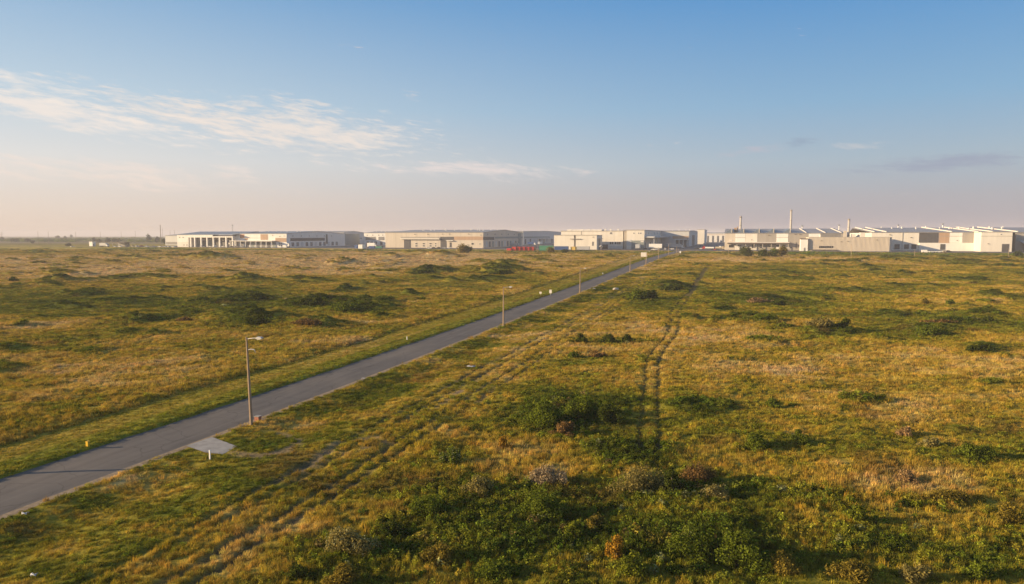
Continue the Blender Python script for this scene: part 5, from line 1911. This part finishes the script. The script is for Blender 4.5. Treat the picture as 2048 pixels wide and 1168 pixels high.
# shrubs: (u, v, width px, height px, leaf, label, accent)
SH = [(1093, 848, 92, 58, 'green', 'large green shrub, left one of the thicket beside the wheel track', None), (1165, 832, 90, 50, 'green', 'large green shrub in the middle of the thicket beside the wheel track', None),
      (1222, 845, 70, 44, 'dark', 'dark shrub of the thicket touching the wheel track', None), (1130, 868, 60, 34, 'russet', 'brown shrub in front of the thicket by the wheel track', None),
      (903, 925, 62, 42, 'green', 'round white-flowering shrub left of the small yellow sapling', 'white'), (1008, 898, 26, 40, 'yellow', 'small yellow autumn sapling above the pale plumes', None),
      (1098, 972, 110, 46, 'pale', 'pale pinkish plume shrub in the lower centre', None), (1285, 985, 150, 62, 'sage', 'broad sage-coloured shrub right of the pale plumes', None),
      (1345, 995, 52, 66, 'dark', 'upright dark shrub standing in the sage one', None), (1400, 965, 90, 44, 'russet', 'low russet shrub right of the sage one', None), (1430, 1002, 80, 34, 'sage', 'low grey-white flowering shrub in the shade of the sage one', 'white'),
      (1232, 1128, 56, 62, 'yellow', 'bright golden yellow shrub at the bottom centre', None), (1272, 1068, 34, 26, 'gold', 'small round olive gold shrub above the golden one', None), (1265, 1158, 80, 60, 'bright', 'bright green shrub right below the golden yellow one', None),
      (1385, 1120, 130, 70, 'green', 'large green shrub right of centre at the bottom', None), (1480, 1135, 130, 84, 'green', 'largest green shrub at the bottom, left of deep shade', None), (1570, 1150, 90, 50, 'gold', 'olive shrub right of the largest green one at the bottom', None),
      (1152, 1078, 55, 44, 'bright', 'light green shrub above and left of the golden one', None), (1195, 1058, 60, 40, 'gold', 'olive brown shrub between light green and sage ones', None),
      (1085, 1035, 130, 60, 'green', 'broad leafy green shrub below the pale plumes', None), (960, 985, 80, 44, 'sage', 'grey green shrub left of the pale plumes', None), (855, 1030, 110, 50, 'green', 'green shrub in the lower left centre', None),
      (700, 1105, 120, 62, 'sage', 'pale-leaved shrub at the lower left centre', 'white'), (690, 1168, 90, 50, 'gold', 'yellowish shrub cut by the bottom edge, left of centre', None), (780, 1062, 70, 36, 'dark', 'dark low shrub left of centre near the bottom', None),
      (880, 1120, 90, 46, 'gold', 'olive gold shrub at the bottom left of centre', None), (990, 1150, 110, 50, 'green', 'green shrub at the bottom edge, centre', None), (600, 1150, 70, 36, 'dark', 'small dark shrub near the bottom edge at left', None),
      (1955, 918, 90, 46, 'green', 'round green shrub near the right edge', None), (1712, 1050, 58, 40, 'bright', 'bright green shrub with a small one beside it', None), (1750, 1052, 20, 22, 'bright', 'tiny bright green shrub right of a bigger one', None),
      (1515, 900, 64, 44, 'green', 'green shrub, left of two in the golden grass', None), (1600, 895, 46, 36, 'green', 'green shrub, right of two in the golden grass', None), (1815, 968, 66, 36, 'tan', 'dry tan shrub in the right field', None),
      (1890, 1008, 120, 36, 'gold', 'spreading yellow green shrub at the right', None), (1835, 1018, 34, 26, 'bright', 'small green shrub at the left foot of the spreading one', None), (1808, 872, 40, 22, 'tan', 'pale dry shrub, upper of two in the right field', None),
      (1860, 890, 50, 26, 'sage', 'pale olive shrub, lower of two in the right field', 'white'), (1545, 814, 46, 24, 'green', 'small green shrub right of the wheel track', None), (2020, 1050, 70, 56, 'gold', 'yellowish shrub cut by the right edge', None),
      (1700, 1165, 120, 50, 'gold', 'olive shrub cut by the bottom edge at right', None), (1830, 1165, 90, 46, 'sage', 'grey green plumed shrub at the bottom right', None), (1960, 1160, 80, 50, 'green', 'green shrub in the bottom right corner', None),
      (1160, 686, 42, 22, 'dark', 'dark shrub, left of three in a row left of the wheel track', None), (1218, 686, 36, 22, 'dark', 'dark shrub, middle of three in a row left of the wheel track', None), (1255, 686, 32, 20, 'dark', 'dark shrub, right of three in a row left of the wheel track', None),
      (1150, 716, 40, 18, 'green', 'low green shrub below the row of three dark ones', None), (1195, 716, 44, 16, 'russet', 'low brown shrub below the row of three dark ones', None), (1640, 668, 60, 22, 'sage', 'pale silvery shrub in the right field', None), (1688, 666, 34, 20, 'dark', 'dark shrub right of the pale silvery one', None),
      (1570, 655, 44, 16, 'bright', 'low yellow green shrub left of the pale silvery one', None), (1515, 608, 56, 12, 'tan', 'pale dry shrub right of the far wheel track', None), (1560, 612, 40, 12, 'dark', 'dark low shrub right of a pale dry one', None),
      (1862, 672, 80, 22, 'green', 'green spreading shrub in the far right field', None), (1880, 650, 90, 12, 'russet', 'low russet shrub behind the green spreading one', None), (1975, 648, 30, 14, 'dark', 'dark shrub near the right edge, middle distance', None),
      (1960, 706, 60, 20, 'dark', 'dark low shrub near the right edge below a russet one', None), (1975, 620, 24, 12, 'bright', 'small bright shrub near the right edge, middle distance', None), (1900, 611, 26, 14, 'green', 'small green shrub in the far right field, middle', None), (1850, 610, 26, 12, 'gold', 'small olive shrub in the far right field, middle', None),
      (1275, 600, 50, 26, 'green', 'green shrub between road and wheel track', None), (1300, 598, 40, 22, 'dark', 'dark shrub between road and wheel track', None), (1345, 580, 60, 14, 'dark', 'low dark shrub left of the far wheel track', None),
      (26, 566, 20, 13, 'dark', 'dark round shrub at the left edge of the dry field', None), (515, 606, 60, 18, 'dark', 'dark shrub on the upper left thicket', None), (405, 610, 60, 12, 'dark', 'low dark shrub at the left end of the upper thicket', None),
      (620, 617, 80, 22, 'dark', 'dark green shrub in the middle of the left field thicket', None), (690, 628, 90, 22, 'green', 'green shrub at the right of the left field thicket', None), (600, 603, 60, 9, 'pale', 'pale dry shrub on top of the left field thicket', None),
      (510, 655, 80, 26, 'dark', 'dark shrub at the lower left of the field thicket', None), (370, 648, 44, 12, 'russet', 'low brown shrub left of the field thicket', None), (620, 660, 70, 16, 'russet', 'brown shrub in the tall grass below the field thicket', None), (745, 632, 50, 14, 'dark', 'dark shrub at the right end of the field thicket', None),
      (850, 549, 50, 9, 'dark', 'dark low shrub in the far dry field, left of two', None), (1005, 552, 60, 14, 'dark', 'dark low shrub in the far dry field, right of two', None), (965, 540, 30, 7, 'green', 'small green shrub behind the far dark one', None)]
for (u, v, w, h, lf, lab, acc) in SH:
    shrub(u, v, w, h, lf, lab, accent=acc, upright=.8 if lf in ('pale', 'tan', 'yellow') else 0.0)

# ------------------------------------------------------------------ grass and undergrowth (uncountable: one object each)
def tuft(name, rs, n, spread, lean, wid, curl, m, seg=2):
    """unit tuft: blades about 1 high rising from a patch about 1 across"""
    V, Fq = [], []
    for i in range(n):
        a = rs.uniform(0, 6.283)
        r = spread * math.sqrt(rs.random())
        bx, by = r * math.cos(a), r * math.sin(a)
        d = rs.uniform(0, 6.283)
        le = lean * rs.uniform(.2, 1.0)
        h = rs.uniform(.5, 1.05) * (1 - .35 * r / max(spread, .01))
        dx, dy = math.cos(d), math.sin(d)
        wx, wy = -dy * wid * rs.uniform(.6, 1.3), dx * wid * rs.uniform(.6, 1.3)
        k = len(V)
        for j in range(seg + 1):
            f = j / seg
            o = le * f ** 1.6
            px, py, pz = bx + dx * o, by + dy * o, h * (f - curl * f * f)
            q = (1 - f) ** .7 * .5 + (.0 if j == seg else .1)
            V += [(px - wx * q, py - wy * q, pz), (px + wx * q, py + wy * q, pz)]
        for j in range(seg):
            Fq.append((k + 2 * j, k + 2 * j + 1, k + 2 * j + 3, k + 2 * j + 2))
    return bpy.data.objects.new(name, np_mesh(name, np.array(V), np.array(Fq), m))


def clump(name, rs, n, size, m, flat=.8):
    L = lobes_for(rs, 1.0, 1.0, .9, 5, flat)
    V, Fq = leaf_cloud(rs, L, n, size, .65)
    return bpy.data.objects.new(name, np_mesh(name, V, Fq, m))


M_BLADE = mat_leaf('grass_blade', None, True, .30, .45)
M_STRAW = mat_leaf('grass_seed_head', None, True, .30, .35, (1.13, 1.03, .95))
M_HERB = mat_leaf('herb_leaf', None, True, .35, .60, (.85, 1.0, .9))
lib = bpy.data.collections.new('scatter_library')
rs = np.random.default_rng(5)
items = []
for i in range(4):
    items.append(tuft(f'a{i:02d}_grass', rs, 48, .48, .42, .050, .12, M_BLADE))
for i in range(3):
    items.append(tuft(f'b{i:02d}_straw', rs, 36, .44, .34, .040, .05, M_STRAW))
for i in range(4):
    items.append(clump(f'c{i:02d}_herb', rs, 110, .17, M_HERB))
for i in range(3):
    items.append(tuft(f'd{i:02d}_mown', rs, 52, .55, .30, .055, .25, M_BLADE))
for o in items:
    lib.objects.link(o)


def scatter(name, P, rot, scl, idx, col, label=None):
    me = bpy.data.meshes.new(name)
    me.vertices.add(len(P))
    me.vertices.foreach_set('co', P.astype(np.float32).ravel())
    for nm, typ, arr, fld in (('rot', 'FLOAT_VECTOR', rot, 'vector'), ('scl', 'FLOAT_VECTOR', scl, 'vector'), ('idx', 'INT', idx, 'value'), ('col', 'FLOAT_COLOR', col, 'color')):
        a = me.attributes.new(nm, typ, 'POINT')
        a.data.foreach_set(fld, np.ascontiguousarray(arr, np.int32 if typ == 'INT' else np.float32).ravel())
    o = link(name, me)
    kind(o, 'stuff')
    ng = bpy.data.node_groups.new(name + '_scatter', 'GeometryNodeTree')
    ng.interface.new_socket('Geometry', in_out='INPUT', socket_type='NodeSocketGeometry')
    ng.interface.new_socket('Geometry', in_out='OUTPUT', socket_type='NodeSocketGeometry')
    n = ng.nodes
    gi, go = n.new('NodeGroupInput'), n.new('NodeGroupOutput')
    ip = n.new('GeometryNodeInstanceOnPoints')
    ci = n.new('GeometryNodeCollectionInfo')
    ci.inputs['Collection'].default_value = lib
    ci.inputs['Separate Children'].default_value = True
    ci.inputs['Reset Children'].default_value = True
    ip.inputs['Pick Instance'].default_value = True

    def named(nm, typ):
        q = n.new('GeometryNodeInputNamedAttribute')
        q.data_type = typ
        q.inputs['Name'].default_value = nm
        return [s_ for s_ in q.outputs if s_.enabled and s_.name == 'Attribute'][0]
    l = ng.links
    l.new(gi.outputs[0], ip.inputs['Points'])
    l.new(ci.outputs[0], ip.inputs['Instance'])
    l.new(named('idx', 'INT'), ip.inputs['Instance Index'])
    l.new(named('rot', 'FLOAT_VECTOR'), ip.inputs['Rotation'])
    l.new(named('scl', 'FLOAT_VECTOR'), ip.inputs['Scale'])
    l.new(ip.outputs[0], go.inputs[0])
    o.modifiers.new('scatter', 'NODES').node_group = ng
    return o


def in_drive(x, y):
    cx, cy = np.mean([p[0] for p in DRIVE]), np.mean([p[1] for p in DRIVE])
    ins = np.ones(np.shape(x), bool)
    n = len(DRIVE)
    for i in range(n):
        (x0, y0), (x1, y1) = DRIVE[i], DRIVE[(i + 1) % n]
        sc_ = (x1 - x0) * (cy - y0) - (y1 - y0) * (cx - x0)
        ins &= ((x1 - x0) * (y - y0) - (y1 - y0) * (x - x0)) * np.sign(sc_) > -.05
    return ins


def sample(n, y0, y1, power):
    """depths with density ~ 1/y^power over a fan, a margin beyond the frame on both sides"""
    e = 2 - power
    y = (RNG.random(n) * (y1 ** e - y0 ** e) + y0 ** e) ** (1 / e)
    x = RNG.uniform(-1, 1, n) * (.90 * y + 20)
    return x, y


def field_mask(x, y):
    s, t = to_st(x, y)
    rc = road_c(s)
    off = np.maximum((rc - RW) - t, t - (rc + RW))
    dr = t - (rc + RW)
    return (off > .08) & (s < S_CROSS - 8) & ~in_drive(x, y) & ~((dr > 0) & (dr < .55) & (RNG.random(len(x)) < .45)), s, t, off


N_GR = 390000
x, y = sample(N_GR, 17, 600, 1.30)
ok, s, t, off = field_mask(x, y)
x, y, s, t, off = x[ok], y[ok], s[ok], t[ok], off[ok]
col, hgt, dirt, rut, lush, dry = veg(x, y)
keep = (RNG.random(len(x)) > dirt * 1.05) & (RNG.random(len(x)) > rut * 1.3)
x, y, t, off, col, hgt, lush, dry = (a[keep] for a in (x, y, t, off, col, hgt, lush, dry))
n = len(x)
mown = (t < -50) & (t > -58.5)
grow = (y / 45) ** .62
hz = hgt * RNG.uniform(.7, 1.35, n) * (y / 45) ** .12
wid = RNG.uniform(.36, .70, n) * grow * np.where(mown, .9, 1.0)
idx = RNG.integers(0, 4, n)
straw = (dry > .50) & (RNG.random(n) < .35)
idx = np.where(straw, 4 + RNG.integers(0, 3, n), idx)
hz = np.where(straw, hz * 1.3, hz)
herb = (RNG.random(n) < .12 + .5 * np.clip(lush, 0, 1)) & (dry < .6) & ~mown
idx = np.where(herb, 7 + RNG.integers(0, 4, n), idx)
idx = np.where(mown, 11 + RNG.integers(0, 3, n), idx)
P = np.stack([x, y, land(x, y) - .03], -1)
rot = np.stack([RNG.normal(0, .12, n), RNG.normal(0, .12, n), RNG.uniform(0, 6.283, n)], -1)
scl = np.stack([wid, wid, hz], -1)
c = col * RNG.uniform(.60, 1.4, (n, 1)) * RNG.uniform(.9, 1.1, (n, 3))
scatter('grass', P, rot, scl, idx, np.concatenate([c, np.ones((n, 1))], 1))

# leafy undergrowth where the field is rank
x, y = sample(105000, 17, 520, 1.3)
ok, s, t, off = field_mask(x, y)
x, y, off = x[ok], y[ok], off[ok]
col, hgt, dirt, rut, lush, dry = veg(x, y)
keep = (RNG.random(len(x)) < np.clip(lush - .12, 0, 1) ** 1.2 * .85) & (off > 5) & (rut < .25) & (dirt < .3)
x, y, col, lush = x[keep], y[keep], col[keep], lush[keep]
n = len(x)
gr = (y / 45) ** .5
hz = RNG.uniform(.35, 1.0, n) * (.55 + .6 * lush) * (.8 + .2 * gr)
wd = RNG.uniform(.5, 1.15, n) * gr
P = np.stack([x, y, land(x, y) - .05], -1)
g = np.array([(.15, .19, .022), (.10, .135, .018), (.23, .24, .028), (.34, .27, .045), (.24, .15, .055), (.38, .33, .15)])
patch = fbm(x / 4, y / 3, 191, 2) + RNG.normal(0, .16, n)
gi_ = np.clip(((patch + .55) / 1.1 * 6).astype(int), 0, 5)
order = np.array([1, 0, 2, 3, 4, 5])
order = np.array([1, 1, 0, 2, 2, 3])
c = g[order[gi_]]
c = np.where((y > 85)[:, None], c * np.array([.85, .72, .85]), c * np.array([.98, .86, .95]))
odd = RNG.random(n)
c = np.where((odd < .04)[:, None], g[4], c)
c = np.where((odd > .955)[:, None], g[5], c) * RNG.uniform(.6, 1.4, (n, 1))
scatter('undergrowth', P, np.stack([np.zeros(n), np.zeros(n), RNG.uniform(0, 6.283, n)], -1), np.stack([wd, wd, hz], -1), 7 + RNG.integers(0, 4, n), np.concatenate([c, np.ones((n, 1))], 1))

# scrub belt in front of the cross street
n = 9000
s = S_CROSS - 12 - RNG.random(n) ** 1.2 * 42
t = RNG.uniform(-620, 420, n)
x, y = from_st(s, t)
rc = road_c(s)
ok = (np.abs(t - rc) > 9) & (RNG.random(n) < .35 + 1.1 * (fbm(t / 22, s / 9, 201, 3) + .3))
x, y, s, t = x[ok], y[ok], s[ok], t[ok]
n = len(x)
hz = RNG.uniform(.5, 1.2, n) * (.6 + .8 * (fbm(t / 30, s / 20, 205, 2) + .4)) * np.where(t > 40, 1.55, np.where(t > -47, 1.1, np.where(t > -330, .85, .6)))
hz = np.clip(hz, .3, 2.2)
wd = RNG.uniform(2.0, 4.2, n)
c = g[RNG.choice([0, 1, 2, 3, 4], n, p=[.25, .25, .25, .17, .08])] * RNG.uniform(.8, 1.6, (n, 1))
scatter('scrub', np.stack([x, y, land(x, y) - .1], -1), np.stack([np.zeros(n), np.zeros(n), RNG.uniform(0, 6.283, n)], -1), np.stack([wd, wd, hz], -1), 7 + RNG.integers(0, 4, n), np.concatenate([c, np.ones((n, 1))], 1))

# hazy belt of woodland along the left horizon
n = 5200
s = RNG.uniform(950, 2300, n)
t = RNG.uniform(-2600, -430, n)
x, y = from_st(s, t)
ok = (fbm(x / 160, y / 90, 211, 3) > .08) & (x > -1.1 * y)
x, y = x[ok], y[ok]
n = len(x)
wd = RNG.uniform(9, 26, n)
hz = RNG.uniform(3.0, 8.5, n)
c = g[RNG.choice([0, 1, 2], n)] * RNG.uniform(.7, 1.1, (n, 1))
scatter('woodland', np.stack([x, y, land(x, y) - .3], -1), np.stack([np.zeros(n), np.zeros(n), RNG.uniform(0, 6.283, n)], -1), np.stack([wd, wd, hz], -1), 7 + RNG.integers(0, 4, n), np.concatenate([c, np.ones((n, 1))], 1))

# ------------------------------------------------------------------ evening haze
def build_haze():
    m = bpy.data.materials.new('haze_air')
    m.use_nodes = True
    N = NT(m.node_tree)
    N.n.clear()
    out = N.node('ShaderNodeOutputMaterial')
    pv = N.node('ShaderNodeVolumePrincipled')
    pv.inputs['Color'].default_value = (.86, .84, .92, 1)
    pv.inputs['Density'].default_value = HAZE_D
    pv.inputs['Anisotropy'].default_value = 0.0
    N.l.new(pv.outputs[0], out.inputs['Volume'])
    o = MB().box(-8200, 8200, -400, 7200, -3, 52).build('haze', m)
    kind(o, 'stuff')


HAZE_D = 0.00021
build_haze()
